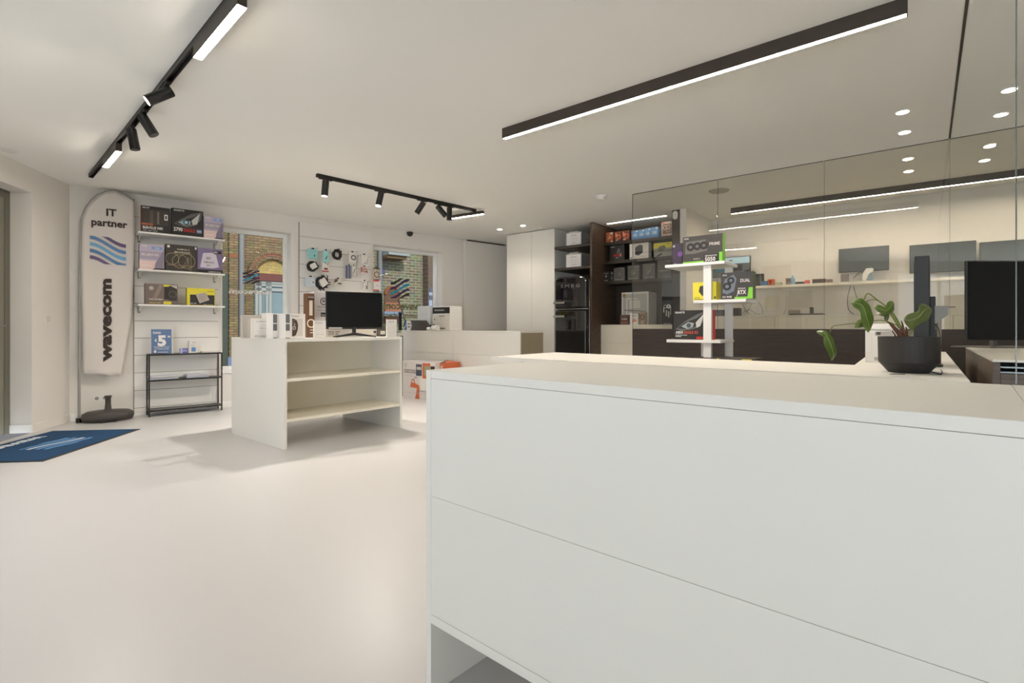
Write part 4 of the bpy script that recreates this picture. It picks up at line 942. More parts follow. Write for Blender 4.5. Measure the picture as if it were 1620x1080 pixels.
hang('earphone_pack', 'pale blue striped pack, left of the third row', 484, 499, 438, 453, P(206, 214, 222), [('r', .7, .4, .85, .52, K), ('l', [(.15, .1), (.15, .9)], .02, P(176, 190, 206)), ('l', [(.3, .1), (.3, .9)], .02, P(176, 190, 206)), ('l', [(.45, .1), (.45, .9)], .02, P(176, 190, 206))], th=.06)
coil('cable_bundle', 'large spiky bundle of black cables in the third row', 510, 447, 10, 11, K, seed=9, spikes=22, card=-35)
hang('mouse_pack', 'white pack with dark rounded picture, third row centre', 528.5, 541.5, 441, 452, P(214, 204, 194), [('p', [(.0, .4), (.1, .95), (.5, .98), (.4, .6)], P(84, 70, 60)), ('r', .45, .25, .9, .42, K)])
hang('adapter_pack', 'white pack with two short black cables, third row right', 572, 582, 444.5, 458.5, Wt, [('l', [(.2, .15), (.2, .85), (.5, .85)], .05, K), ('r', .7, .1, .85, .5, K), ('r', .92, .1, .99, 1, K)], ly=-.16)
hang('cable_pack', 'narrow pack with a black oval cable beside the right window', 590.5, 600.5, 424, 441.5, P(196, 180, 160), [('o', .55, .42, .27, K, .20), ('r', 0, .92, 1, .99, K), ('r', .9, 0, .98, 1, GY_)], ly=-.10)
hang('cable_pack', 'white and red pack beside the right window, lowest', 591, 602, 443, 459.5, Wt, [('r', 0, .86, .8, 1, P(214, 60, 78)), ('r', 0, .0, .8, .1, P(214, 60, 78)), ('r', .4, .48, .6, .52, K), ('r', .7, .38, .8, .42, K)], ly=-.10)
hang('small_pack', 'small white pack hanging low beside the tall brown box', 480.5, 485.5, 487, 495, Wt, [('r', .1, .7, .9, .95, K)], ly=-.10)

# ================================================================== DARK SHELVING GOODS
yF = b0 + .39
s1z, s2z, s3z = shz
def cpu(label, x0, x1, yt, base, items, grp, z=s1z, dep=.10, **k): carton('processor_box', label, FN, yF, x0, x1, yt, z, dep, base, items, group=grp, **k)
g1_ = 'orange processor boxes on the top dark shelf'
OB = P(150, 84, 56)
cpu('copper processor box, first from the left on the top dark shelf', 958.5, 970, 367.5, OB, [('p', [(.2, .3), (.5, .75), (.85, .4)], P(190, 130, 100)), ('r', .6, .8, .95, .95, LG), ('r', .7, .03, .95, .14, Wt)], g1_)
cpu('copper processor box, second from the left on the top dark shelf', 972.5, 983, 366, P(96, 52, 36), [('p', [(.1, .4), (.1, .95), (.5, .6)], P(200, 120, 90)), ('o', .6, .45, .25, P(190, 100, 66), .15), ('t', 'AM', .3, .08, .16, Wt, .3)], g1_)
cpu('copper processor box, third from the left on the top dark shelf', 984.2, 996, 364.5, P(96, 52, 36), [('p', [(.1, .4), (.1, .95), (.5, .6)], P(200, 120, 90)), ('o', .6, .45, .25, P(190, 100, 66), .15), ('t', 'AM', .3, .08, .16, Wt, .3)], g1_)
g2_ = 'blue processor boxes on the top dark shelf'
for i, (x0, x1, yt, nm) in enumerate(((999.3, 1009.5, 364.5, 'first'), (1009.9, 1019.5, 363, 'second'), (1019.9, 1029.2, 361, 'third'), (1029.6, 1041, 359, 'rightmost and largest'))):
    cpu('blue processor box, %s of the four on the top dark shelf' % nm, x0, x1, yt, P(94, 146, 200), [('r', .05, .05, .95, .25, P(76, 122, 184)), ('t', 'CORE', .5, .35, .25, Wt, .6), ('r', .68, .82, .95, .95, Wt)], g2_)
cpu('white and brown processor box at the right end of the top dark shelf', 1046.5, 1062.5, 350.5, P(206, 190, 182), [('r', .12, .15, .95, .85, P(120, 92, 82)), ('o', .35, .6, .16, P(200, 180, 170), .10), ('o', .65, .62, .16, P(200, 180, 170), .10), ('o', .65, .38, .14, P(200, 180, 170), .10), ('t', 'RYZEN', .4, .03, .09, RD, .5), ('r', .0, .88, .3, .96, P(200, 100, 80))], None)
carton('motherboard_box', 'black box with red lettering on the middle dark shelf', FN, yF, 964.5, 988, 387.5, s2z, .25, K, [('t', 'GIGABYTE', .08, .86, .06, Wt, .28, 'l'), ('p', [(.4, .5), (.6, .9), (.75, .75), (.55, .45)], Kb), ('l', [(.5, .45), (.6, .75), (.68, .6), (.62, .45)], .03, P(160, 170, 172)), ('t', 'B850', .25, .28, .13, RD, .42, 'l', .03), ('r', .68, .25, .8, .45, P(180, 120, 100)), ('t', 'GAMING', .5, .16, .05, Wt, .2)])
carton('cooler_box', 'white box with black air filter picture on the middle dark shelf', FN, yF, 996, 1026, 384.5, s2z, .12, P(224, 218, 210), [('p', [(.30, .38), (.30, .75), (.55, .9), (.70, .82), (.70, .38), (.48, .2), (.30, .28)], P(66, 66, 68)), ('r', .30, .42, .70, .47, K), ('t', 'be quiet!', .75, .12, .05, DK, .3), ('r', .06, .05, .12, .13, K)])
carton('cooler_box', 'yellow and grey box with a fan picture on the middle dark shelf', FN, yF, 1034, 1063, 383.5, s2z, .12, P(150, 150, 140), [('r', 0, .60, 1, 1, YE), ('p', [(.2, .55), (.35, .75), (.6, .8), (.68, .6), (.5, .42), (.3, .42)], P(110, 106, 100)), ('p', [(.12, .05), (.45, .30), (.45, .15), (.2, -.0)], K), ('t', 'AIO', .82, .86, .06, DK, .2)])
GBX = P(84, 80, 74)
g3_ = 'grey boxes on the bottom dark shelf'
carton('small_box', 'smallest dark box, first from the left on the bottom dark shelf', FN, yF, 955.5, 965, 430, s3z, .15, P(46, 42, 38), [('t', 'be quiet', .4, .8, .08, LG, .6), ('o', .35, .55, .1, LG, .05), ('t', 'PURE', .4, .06, .08, Wt, .6)], group=g3_)
carton('small_box', 'narrow dark box, second from the left on the bottom dark shelf', FN, yF, 966, 970.2, 429.5, s3z, .15, P(46, 42, 38), [('r', .2, .8, .9, .84, LG), ('r', .2, .3, .9, .34, LG)], group=g3_)
for i, (x0, x1, yt, lb) in enumerate(((971, 988.5, 423.5, 'grey component box with leafy drawing, left one on the bottom dark shelf'), (993, 1011.5, 420, 'grey component box with round drawing, second on the bottom dark shelf'), (1017, 1036.5, 416.5, 'grey component box with tall drawing, third on the bottom dark shelf'), (1040, 1062.5, 411, 'largest plain grey box, right end of the bottom dark shelf'))):
    rnd = random.Random(i); it = [('t', ('DARK ROCK', 'SHADOW BASE', 'SILENT WINGS', 'STRAIGHT POWER 12')[i], .5, (.08, .08, .08, .38)[i], .055, LG, .72), ('t', 'be quiet!', .78, .90, .045, LG, .28)]
    if i < 3: it += [('l', [(.35 + .3 * rnd.random(), .3 + .45 * rnd.random()) for _ in range(7)], .012, P(170, 168, 160))]
    if i == 1: it += [('o', .5, .55, .16, P(150, 148, 140), .145)]
    if i == 2: it += [('l', [(.35, .3), (.35, .8), (.68, .8), (.6, .5), (.35, .3)], .014, P(170, 168, 160))]
    carton('component_box', lb, FN, yF, x0, x1, yt, s3z, .18, GBX, it, group=g3_)
# certificates in the fridge niche
for z, yt, lb in ((nz[0], 367.5, 'framed certificate on the upper niche shelf above the fridge'), (nz[1], 401.5, 'framed certificate on the lower niche shelf directly above the fridge')):
    carton('certificate_frame', lb, FN, 7.22, 895.5, 919.5, yt, z, .02, P(196, 192, 190), [('r', .05, .06, .95, .94, P(226, 224, 222)), ('t', 'CERTIFICAAT', .5, .74, .07, DK, .4), ('r', .3, .58, .7, .6, LG), ('r', .25, .48, .75, .5, LG), ('r', .3, .38, .7, .4, LG), ('t', 'wavecom', .5, .2, .07, GY_, .3)], cat='frame', group='certificates above the fridge')
# on the drawer unit
dt = dzt
x0, x1 = FN.col(983.5, 7.5), FN.col(1026, 7.5); hh = FN.ht(1000, 462, 7.5) - dt
t = thing('desktop_case', 'white glass-sided computer case under the dark shelves', 'computer case', (x0, 7.5, dt))
m = MB(); w = x1 - x0; m.box(0, w, 0, .3, 0, hh, P(206, 202, 196)); prints(m, w, hh, [('r', .05, .06, .95, .94, P(168, 164, 158)), ('l', [(.2, .2), (.2, .8), (.6, .8)], .02, Wt), ('r', .3, .5, .7, .75, P(196, 192, 186)), ('l', [(.1, .45), (.9, .4)], .02, DK), ('o', .75, .25, .12, Wt, .09), ('o', .35, .25, .12, Wt, .09), ('p', [(.02, .9), (.10, .98), (.18, .9), (.10, .82)], P(150, 120, 60))])
m.build('body', t, bevel=.0)
m = MB(); m.box(.0, w, -.006, -.003, 0, hh, glassc); m.build('side_glass', t)
g4_ = 'small processor boxes beside the white case'
carton('processor_box', 'dark brown processor box left in front of the white case', FN, 7.44, 981, 994.5, 498, dt, .05, P(96, 70, 58), [('t', 'RYZEN', .5, .5, .15, Wt, .6), ('r', .1, .1, .9, .3, P(140, 90, 70))], group=g4_)
carton('processor_box', 'white and orange processor box in the middle before the white case', FN, 7.44, 996.5, 1009.5, 496, dt, .05, Wt, [('p', [(.2, .2), (.5, .6), (.9, .3)], P(220, 130, 100)), ('t', 'AMD', .5, .75, .12, DK, .5)], group=g4_)
carton('processor_box', 'brown and gold processor box right before the white case', FN, 7.44, 1011.5, 1021, 494, dt, .05, P(150, 124, 98), [('o', .5, .6, .22, P(90, 66, 50), .12), ('t', '9', .5, .1, .2, Wt, .25)], group=g4_)
x0, x1 = FN.col(1048, 7.55), FN.col(1063, 7.55); hh = FN.ht(1055, 475, 7.55) - dt
m = MB(); w = x1 - x0; m.box(0, w, 0, .3, 0, hh, P(66, 62, 56)); prints(m, w, hh, [('o', .3, .75, .07, Wt, .05), ('o', .65, .75, .09, Wt, .03), ('r', .1, .5, .2, .7, Wt), ('r', .35, .35, .5, .6, LG), ('r', .6, .3, .75, .55, LG), ('r', .85, .4, .9, .75, Wt), ('r', .1, .03, .9, .05, LG)])
tag(m.build('desktop_case', None, (x0, 7.55, dt)), 'dark computer case with white lit fans at the right end', 'computer case')
# pale blue door edge right of the end panel, door entry phone
m = MB(); m.box(FN.col(1077, 7.3), FN.col(1083.5, 7.3), 7.28, 7.31, .0, FN.ht(1080, 424, 7.3), mat('pale_blue_glass', (150, 182, 200), .2)); tag(m.build('glass_door_leaf'), 'narrow pale blue door leaf right of the dark end panel', 'door')
x, z = FN.col(1087, 8.1), FN.ht(1087, 441, 8.1)
m = MB(); m.box(-.035, .035, 0, .03, -.085, .085, P(90, 86, 82)); m.box(-.022, .022, -.002, 0, .01, .06, K); m.box(-.02, .02, -.002, 0, -.05, -.01, LG); tag(m.build('door_phone', None, (x, 8.21, z)), 'small grey entry phone on the workshop wall', 'intercom')

# ================================================================== WHITE DISPLAY STAND WITH GRAPHICS CARD BOXES
b1 = 4.55
ax = lambda x, b=b1: FN.col(x, b)
PO = ax(1112.5)
t = thing('display_stand', 'white free-standing post shelf carrying computer boxes before the partition', 'display stand', (PO, b1, 0))
pw = ax(1125) - PO; zt = FN.ht(1118, 414, b1)
wm = mat('stand_white', (226, 224, 222), .4)
m = MB(); m.box(0, pw, 0, .035, 0, zt, wm); m.build('post', t, bevel=.002)
b2 = b1 + .30; xa, xb = ax(1146.5, b2), ax(1158, b2)
m = MB(); m.box(xa - PO, xb - PO, .30, .335, 0, FN.ht(1150, 417, b2), wm); m.build('post', t, bevel=.002)
m = MB(); m.box(ax(1109, b2) - PO, ax(1112.4, b2) + .02 - PO, .30, .335, 0, .97, wm); m.build('post', t, bevel=.002)
levels = []
for x0, x1, y, lb in ((1052, 1146, 414.5, 'a'), (1097, 1180, 474.5, 'b'), (1054.5, 1140, 537.5, 'c')):
    z = FN.ht(1112, y, b1 - .03); levels.append(z)
    m = MB(); m.box(ax(x0, b1 - .03) - PO, ax(x1, b1 - .03) - PO, -.031, .36, z - .026, z, wm); m.build('shelf', t, bevel=.002)
la, lb_, lc = levels
GP = 'graphics card boxes on the white display stand'
yb_ = b1 - .02
carton('graphics_card_box', 'dark violet box at the left of the top stand shelf', FN, yb_ + .06, 1064, 1079, 385, la, .22, P(56, 44, 66), [('o', .8, .5, .12, P(112, 70, 140)), ('o', .15, .88, .05, Wt, .03), ('r', .0, .0, 1, .08, K), ('t', 'RTX', .3, .03, .05, Wt, .3)], group=GP)
carton('graphics_card_box', 'long black box with three fans and 5050 on the top shelf', FN, yb_, 1080.5, 1143, 374.5, la, .08, P(62, 58, 56), [
    ('p', [(.05, .35), (.08, .80), (.58, .84), (.62, .42), (.3, .34)], P(98, 96, 94)), ('o', .20, .60, .15, K, .06), ('o', .37, .61, .15, K, .06), ('o', .54, .62, .15, K, .06), ('t', 'ASUS', .03, .90, .05, Wt, .12, 'l'), ('t', 'PRIME', .68, .60, .11, LG, .26, 'l', .02), ('r', .0, .0, .54, .06, GR), ('t', 'DLSS 4', .36, .12, .05, LG, .16),
    ('r', .54, .0, .92, .28, P(30, 30, 28)), ('t', 'GEFORCE RTX', .57, .20, .05, Wt, .3, 'l'), ('t', '5050', .57, .03, .14, Wt, .26, 'l', .02), ('r', .92, .0, 1.0, .33, GR)], group=GP, side=GR, hh=.235)
carton('graphics_card_box', 'yellow box with a dark card picture on the middle stand shelf', FN, b1 + .05, 1096.5, 1133, 446, lb_, .14, YE, [('p', [(.25, .5), (.3, .78), (.65, .85), (.75, .55), (.68, .3), (.4, .25)], P(58, 54, 52)), ('t', 'GTX', .06, .10, .10, K, .24, 'l'), ('r', .05, .05, .5, .08, P(60, 56, 20)), ('r', .92, .08, .98, .2, K)], group=GP)
carton('graphics_card_box', 'black and green dual-fan box at the right of the middle stand shelf', FN, yb_, 1140.5, 1191, 441, lb_, .09, P(58, 56, 56), [
    ('p', [(.05, .25), (.12, .75), (.40, .92), (.5, .75), (.42, .3), (.2, .18)], P(104, 112, 124)), ('o', .20, .48, .15, K, .07), ('o', .32, .70, .13, K, .06), ('t', 'ASUS', .05, .88, .05, Wt, .14, 'l'), ('t', 'DUAL', .62, .62, .12, Wt, .30, 'l', .01), ('p', [(.50, .0), (.56, .2), (.55, .3), (.50, .12)], P(150, 150, 150)), ('t', 'GEFORCE', .54, .36, .05, Wt, .24, 'l'), ('t', 'RTX', .54, .18, .14, Wt, .26, 'l', .03), ('r', .44, .0, 1.0, .08, GR), ('p', [(.84, .08), (.88, .42), (1.0, .42), (1, .08)], GR), ('t', 'OC 8GB', .05, .06, .06, Wt, .3, 'l', .02)], group=GP, side=P(70, 84, 52), hh=.225)
carton('motherboard_box', 'black and red box with silver eye on the lowest stand shelf', FN, b1 + .05, 1066, 1127, 497, lc, .08, K, [
    ('p', [(.05, .35), (.3, .62), (.62, .86), (.84, .97), (.78, .62), (.62, .40), (.42, .33), (.22, .30)], P(96, 96, 92)), ('p', [(.10, .38), (.33, .60), (.60, .72), (.78, .90), (.70, .55), (.5, .40), (.3, .36)], K), ('p', [(.80, .9), (.58, .58), (.60, .40), (.70, .46)], P(190, 190, 186)),
    ('p', [(.2, .44), (.38, .60), (.54, .56), (.50, .42), (.36, .36)], P(150, 160, 160)), ('o', .40, .48, .08, P(70, 80, 86)), ('t', 'GIGABYTE', .04, .90, .06, Wt, .25, 'l', .02), ('t', 'A850', .05, .20, .09, Wt, .20, 'l', .02), ('t', 'EAGLE X3', .28, .20, .09, P(210, 80, 60), .36, 'l', .02), ('r', .05, .14, .36, .16, LG), ('r', .05, .09, .2, .12, LG), ('r', .80, .0, .98, .36, RD), ('t', '7', .89, .22, .07, Wt, .05), ('r', .60, .02, .78, .1, RD)], group=GP, side=RD, hh=.262)
# flat boxes low behind the worktop edge
m = MB(); x0 = ax(1100); zl = FN.ht(1120, 565.5, b1)
m.box(0, .48, -.03, .3, zl - .06, zl, P(58, 54, 48)); m.box(.40, .475, -.032, -.03, zl - .05, zl, YE); m.box(.20, .22, -.032, -.03, zl - .05, zl, YE)
tag(m.build('flat_carton', None, (x0, b1 - .02 - .0, 0)), 'flat dark carton with yellow marks peeking over the worktop edge', 'box')

# ================================================================== WORKSHOP WALL THINGS
def wallmon(name, label, x0, x1, yl0, yl1, yb=8.1, items=(), scr=None, group='screens on the workshop wall'):
    a, b = FN.col(x0, yb), FN.col(x1, yb); z1, z0 = FN.ht((x0 + x1) / 2, yl0, yb), FN.ht((x0 + x1) / 2, yl1, yb)
    t = thing(name, label, 'monitor', (a, yb, z0), 0, group); w, h = b - a, z1 - z0
    m = MB(); m.box(0, w, 0, .03, 0, h, darkm); m.build('housing', t, bevel=.003)
    m = MB(); m.box(.006, w - .006, -.0015, 0, .008, h - .006, scr or screenm)
    prints(m, w, h, list(items), y0=-.0016); m.build('screen', t)
    m = MB(); m.box(w / 2 - .05, w / 2 + .05, .03, 8.245 - yb, h / 2 - .05, h / 2 + .05, darkm); m.build('wall_mount', t)
lcd = mat('screen_web', (170, 196, 204), .3, emit=.35, ecol=(150, 190, 205)); lcd2 = mat('screen_page', (90, 96, 96), .3, emit=.1)
grs = mat('screen_grey', (78, 82, 84), .12, spec=.7)
wallmon('wall_monitor', 'lit wall monitor showing a web page behind the display stand', 1127, 1187, 406.5, 438, items=[('r', .02, .66, .98, .97, lcd), ('r', .02, .03, .98, .66, lcd2), ('r', .1, .3, .3, .9, P(60, 130, 160)), ('r', .55, .3, .8, .6, P(50, 54, 54)), ('r', .45, .8, .55, .86, P(190, 110, 60)), ('r', .85, .1, .95, .3, K)], scr=lcd2)
wallmon('wall_monitor', 'dark wall monitor above the shelf, left of the plant leaves', 1327, 1406.5, 391, 429, scr=grs)
wallmon('wall_monitor', 'dark wall monitor above the plant pot', 1439, 1544.5, 384, 430, scr=grs)
wallmon('wall_monitor', 'reflection of a dark wall monitor built solid at the far right edge', 1550, 1680, 378.5, 428, scr=grs)  # mirror reflection in the side pane, built as a solid monitor
def small(name, label, x0, x1, y0, y1, colr, fr=FN, yb=8.02, zb=sz, dep=.08, cat='workshop item', items=(), group=None):
    a, b = fr.col(x0, yb), fr.col(x1, yb); h = max(.01, fr.ht((x0 + x1) / 2, y0, yb) - zb)
    m = MB(); m.box(0, b - a, 0, dep, 0, h, colr); prints(m, b - a, h, list(items)); tag(m.build(name, None, (a, yb, zb), bevel=.002), label, cat, group)
TG = 'odds and ends on the workshop wall shelf'
small('black_device', 'black boxy device at the left of the wall shelf', 1193.5, 1207, 433, 0, P(58, 52, 48), items=[('r', .1, .2, .45, .8, P(90, 84, 76)), ('r', .55, .2, .9, .8, P(90, 84, 76))], group=TG)
small('blue_case', 'flat blue case beside the black device on the wall shelf', 1203, 1214, 444.5, 0, P(74, 110, 150), yb=7.97, dep=.04, group=TG)
small('orange_tool', 'orange tool on the wall shelf', 1214.5, 1224, 441.5, 0, P(206, 100, 62), items=[('r', .3, .2, .6, .8, P(120, 60, 40))], group=TG)
small('green_part', 'small pale green part on the wall shelf', 1226, 1236, 446, 0, P(180, 190, 160), group=TG)
small('grey_part', 'low grey part left of the blue can on the wall shelf', 1243, 1251, 440, 0, P(120, 104, 96), group=TG)
a = FN.col(1253.5, 8.03); m = MB(); m.lathe([(.025, 0), (.028, .01), (.028, .08), (.02, .1), (.012, .105), (.012, .13)], P(110, 160, 190), seg=16); tag(m.build('spray_can', None, (a, 8.05, sz)), 'pale blue spray can on the wall shelf', 'can', TG)
small('black_strip', 'thin black strip on the wall shelf right of the can', 1258, 1272, 445.5, 0, K, group=TG)
small('red_tool', 'small red screwdriver block on the wall shelf', 1273, 1280, 443, 0, P(200, 80, 60), group=TG)
small('circuit_board', 'dark bare circuit board lying on the wall shelf', 1285, 1306, 441, 0, P(70, 54, 44), group=TG)
small('circuit_board', 'lighter grey board lying at the pane joint on the wall shelf', 1307.5, 1316.5, 441.5, 0, P(110, 90, 78), group=TG)
small('card_reader', 'dark square reader left under the dark wall monitor', 1330, 1341.5, 433, 0, P(110, 100, 92), yb=8.0, group=TG)
# white label printer with blue part
a = FN.col(1364, 7.99); b = FN.col(1382, 7.99); h = FN.ht(1372, 424, 7.99) - sz
t = thing('label_printer', 'white hand device with blue grip under the dark wall monitor', 'hand device', (a, 7.99, sz))
m = MB(); w = b - a; m.prism([(0, 0.01), (w * .35, 0), (w * .55, h * .5), (w, h * .75), (w * .95, h), (w * .35, h), (0, h * .55)], whitep, 'y', 0, .09); m.build('body', t, bevel=.006)
m = MB(); m.prism([(w * .56, 0), (w * .85, 0), (w * .8, h * .62), (w * .6, h * .45)], P(110, 150, 170), 'y', .01, .07); m.build('grip', t, bevel=.004)
def cable(name, label, pts, yb, r=.004, col_=K, cat='cable'):
    m = MB(); q = [Vector((FN.col(x, yb), yb, FN.ht(x, y, yb))) for x, y in pts]
    # smooth by Catmull-Rom
    sm = []
    for i in range(len(q) - 1):
        p0, p1, p2, p3 = q[max(i - 1, 0)], q[i], q[i + 1], q[min(i + 2, len(q) - 1)]
        for k in range(5):
            u = k / 5; sm.append(.5 * ((2 * p1) + (p2 - p0) * u + (2 * p0 - 5 * p1 + 4 * p2 - p3) * u * u + (3 * p1 - p0 - 3 * p2 + p3) * u ** 3))
    sm.append(q[-1]); m.tube(sm, r, col_, 6); tag(m.build(name), label, cat)
cable('black_cable', 'black cable looping from the white hand device', [(1350, 440), (1356, 434), (1361, 430), (1366, 432)], 8.0)
cable('black_cable', 'black cable hanging in a long loop below the wall shelf', [(1346, 452), (1341, 470), (1342, 488), (1350, 496.5), (1358, 497)], 7.93)
cable('black_cable', 'thin black cable hanging straight beside the long loop', [(1350, 452), (1353, 463), (1357, 476), (1362, 492)], 7.94)
for i, pts_ in enumerate(([(1173, 477), (1178, 488), (1186, 497)], [(1190, 478), (1184, 490), (1180, 497)], [(1193, 479), (1200, 478), (1206, 488), (1206, 497)], [(1176, 494), (1186, 490), (1196, 496), (1203, 497)])):
    cable('thin_cable', ('thin black cable falling left behind the display stand', 'thin black cable crossing beside the display stand', 'thin cable arching at the right of the display stand', 'tangled cable lying on the cabinet top right of the display stand')[i], pts_, 7.8, .0028)
zt_ = wz
def top(name, label, x0, x1, y0, colr, yb=7.75, dep=.12, cat='workshop item', **k): small(name, label, x0, x1, y0, 0, colr, yb=yb, zb=zt_, dep=dep, cat=cat, **k)
top('laptop', 'flat dark closed laptop on the cabinet top', 1249, 1302, 495.5, P(84, 76, 72), cat='laptop', dep=.2)
small('power_brick', 'grey power brick on the left of the flat laptop', 1247, 1264, 489.5, 0, P(150, 140, 130), yb=7.98, zb=zt_ + .0, dep=.08)
small('black_cube', 'small black cube standing behind the flat laptop', 1281, 1286.5, 486, 0, P(60, 56, 54), yb=7.97, zb=zt_, dep=.05)
cable('grey_cable', 'grey cable curling left of the power brick', [(1240, 497), (1243, 490), (1249, 488), (1256, 492)], 7.74, .003, GY_)
top('black_tray', 'black tray on the cabinet top just behind the display stand', 1127, 1146, 490, P(60, 54, 50))
top('black_tray', 'short dark block on the cabinet top right of the rear post', 1159, 1170, 487, P(70, 64, 58))
top('white_adapter', 'small white adapter lying left of the plant leaves', 1386, 1394, 494, Wt)

# ================================================================== ON THE WORKTOP: PLANT, COMPUTER, MONITOR, CABLE
Zp = 2.25
PC = px(1437, 588.5, TZ)
k = Zp / F
t = thing('potted_plant', 'broad-leaved green plant in a black faceted pot on the worktop', 'plant', PC)
potm = mat('pot_black', (46, 42, 40), .6)
m = MB(); m.lathe([(.074, 0), (.111, .046), (.113, .160), (.102, .160), (.100, .145)], potm, seg=40, smooth=False); po = m.build('pot', t); po.rotation_euler = (0, 0, .2)
m = MB(); m.lathe([(.001, .146), (.1, .144)], mat('soil', (58, 44, 34), .95), seg=16); m.build('soil', t)
leafm = mat('leaf_green', (92, 118, 34), .38, var=.3, vscale=18, spec=.5); veinm = mat('leaf_vein', (150, 164, 92), .5); leafl = mat('leaf_light', (120, 140, 48), .4)
def zc(X, Y, dz=0):      # coordinates of the enlarged plant view -> space
    return cp(1260 + X / 6, 440 + Y / 6, Zp + dz) - PC
def leaf(rows, dz=0, bow=.03, mt=leafm, up=1):
    vs = []; n = len(rows)
    for i, (l, c, r) in enumerate(rows):
        q = i / (n - 1); back = bow * sin(pi * q)
        L, Cc, R_ = zc(*l, dz - back + .012), zc(*c, dz - back), zc(*r, dz - back + .012)
        L = Cc + (L - Cc) * 1.12; R_ = Cc + (R_ - Cc) * 1.12
        vs += [L, (L + Cc) / 2 - Vector((0, 0, 0)), Cc, (R_ + Cc) / 2, R_]
    fs = [(i * 5 + j, i * 5 + j + 1, (i + 1) * 5 + j + 1, (i + 1) * 5 + j) for i in range(n - 1) for j in range(4)]
    m = MB(); m.add(vs, fs, mt, True); o = m.build('leaf', t, subsurf=2)
    s_ = o.modifiers.new('thick', 'SOLIDIFY'); s_.thickness = .0008
    m = MB(); m.tube([zc(*c, dz - bow * sin(pi * i / (n - 1)) - .002) for i, (l, c, r) in enumerate(rows)], .0009, veinm, 5); m.build('midrib', o)
    return o
leaf([((190, 500), (192, 508), (195, 518)), ((230, 492), (235, 515), (240, 545)), ((292, 503), (280, 528), (262, 555)), ((322, 545), (297, 565), (258, 592)), ((350, 575), (320, 610), (268, 640)), ((362, 640), (337, 660), (298, 690)), ((385, 690), (350, 710), (318, 735)), ((372, 742), (348, 750), (328, 762)), ((338, 780), (335, 780), (331, 779))], -.06)
leaf([((512, 222), (515, 228), (518, 236)), ((560, 192), (545, 235), (540, 270)), ((625, 188), (600, 240), (580, 288)), ((655, 225), (630, 260), (600, 302)), ((698, 262), (650, 300), (612, 328)), ((712, 335), (665, 370), (618, 388)), ((736, 385), (685, 420), (638, 440)), ((718, 450), (690, 470), (656, 490)), ((688, 516), (685, 516), (682, 515))], -.03)
leaf([((645, 385), (640, 392), (636, 402)), ((592, 393), (610, 425), (638, 452)), ((560, 430), (585, 452), (628, 464)), ((555, 474), (557, 474), (562, 472))], .02, .01)
leaf([((735, 265), (736, 275), (738, 288)), ((765, 250), (770, 282), (775, 320)), ((815, 262), (820, 300), (825, 338)), ((848, 285), (852, 312), (865, 338)), ((852, 258), (880, 288), (908, 320)), ((872, 222), (903, 255), (928, 298)), ((903, 214), (917, 220), (927, 238))], -.01, .02)
leaf([((780, 335), (785, 345), (790, 352)), ((830, 332), (835, 350), (838, 362)), ((878, 330), (860, 355), (836, 372)), ((880, 370), (858, 385), (834, 392)), ((865, 405), (855, 405), (842, 402))], .03, .005, mat('leaf_dark', (52, 66, 28), .5))
leaf([((1023, 372), (1021, 392), (1025, 415)), ((1058, 345), (1060, 400), (1050, 450)), ((1110, 330), (1110, 390), (1100, 492)), ((1160, 325), (1160, 372), (1142, 445)), ((1165, 268), (1200, 320), (1215, 402)), ((1188, 240), (1232, 290), (1250, 392)), ((1250, 256), (1270, 285), (1275, 342)), ((1284, 292), (1288, 303), (1286, 318))], -.02, .02, mat('leaf_olive', (96, 108, 52), .4, var=.25, vscale=18))
stem = mat('stem_green', (104, 114, 50), .5)
def stalk(pts_, r=.002, dz=0): 
    m = MB(); q = [zc(x, y, dz + i * 0) for i, (x, y) in enumerate(pts_)]
    sm = []
    for i in range(len(q) - 1):
        p0, p1, p2, p3 = q[max(i - 1, 0)], q[i], q[i + 1], q[min(i + 2, len(q) - 1)]
        for kk in range(5):
            u = kk / 5; sm.append(.5 * ((2 * p1) + (p2 - p0) * u + (2 * p0 - 5 * p1 + 4 * p2 - p3) * u * u + (3 * p1 - p0 - 3 * p2 + p3) * u ** 3))
    sm.append(q[-1]); m.tube(sm, r * 1.3, stem, 6); m.build('stem', t)
stalk([(1000, 520), (975, 440), (905, 330), (845, 265), (760, 200), (690, 147), (660, 160), (648, 200)])
stalk([(900, 330), (850, 270), (770, 210), (700, 205), (665, 222)], .0016)
stalk([(960, 450), (845, 405), (780, 398), (736, 402)], .0018)
stalk([(640, 405), (560, 425), (450, 438), (370, 448), (335, 468), (318, 515)], .0016, -.03)
stalk([(1060, 545), (1090, 510), (1120, 470), (1148, 442)], .002)
stalk([(985, 470), (920, 360), (880, 315)], .006)
m = MB(); tr_ = mat('trunk_brown', (112, 72, 54), .8, var=.3, vscale=30)
for a_, b_, r0, r1 in (((1000, 560), (900, 440), .011, .007), ((1030, 560), (1005, 470), .010, .006), ((1045, 560), (985, 480), .009, .004), ((940, 560), (910, 500), .004, .002), ((900, 440), (860, 415), .006, .002), ((1010, 480), (995, 405), .005, .002), ((1050, 555), (1040, 460), .005, .002)):
    m.tube([zc(*a_, .01), zc((a_[0] + b_[0]) / 2 + 6, (a_[1] + b_[1]) / 2, .0), zc(*b_, .0)], [r0, (r0 + r1) / 2, r1], tr_, 7)
m.build('trunk', t)
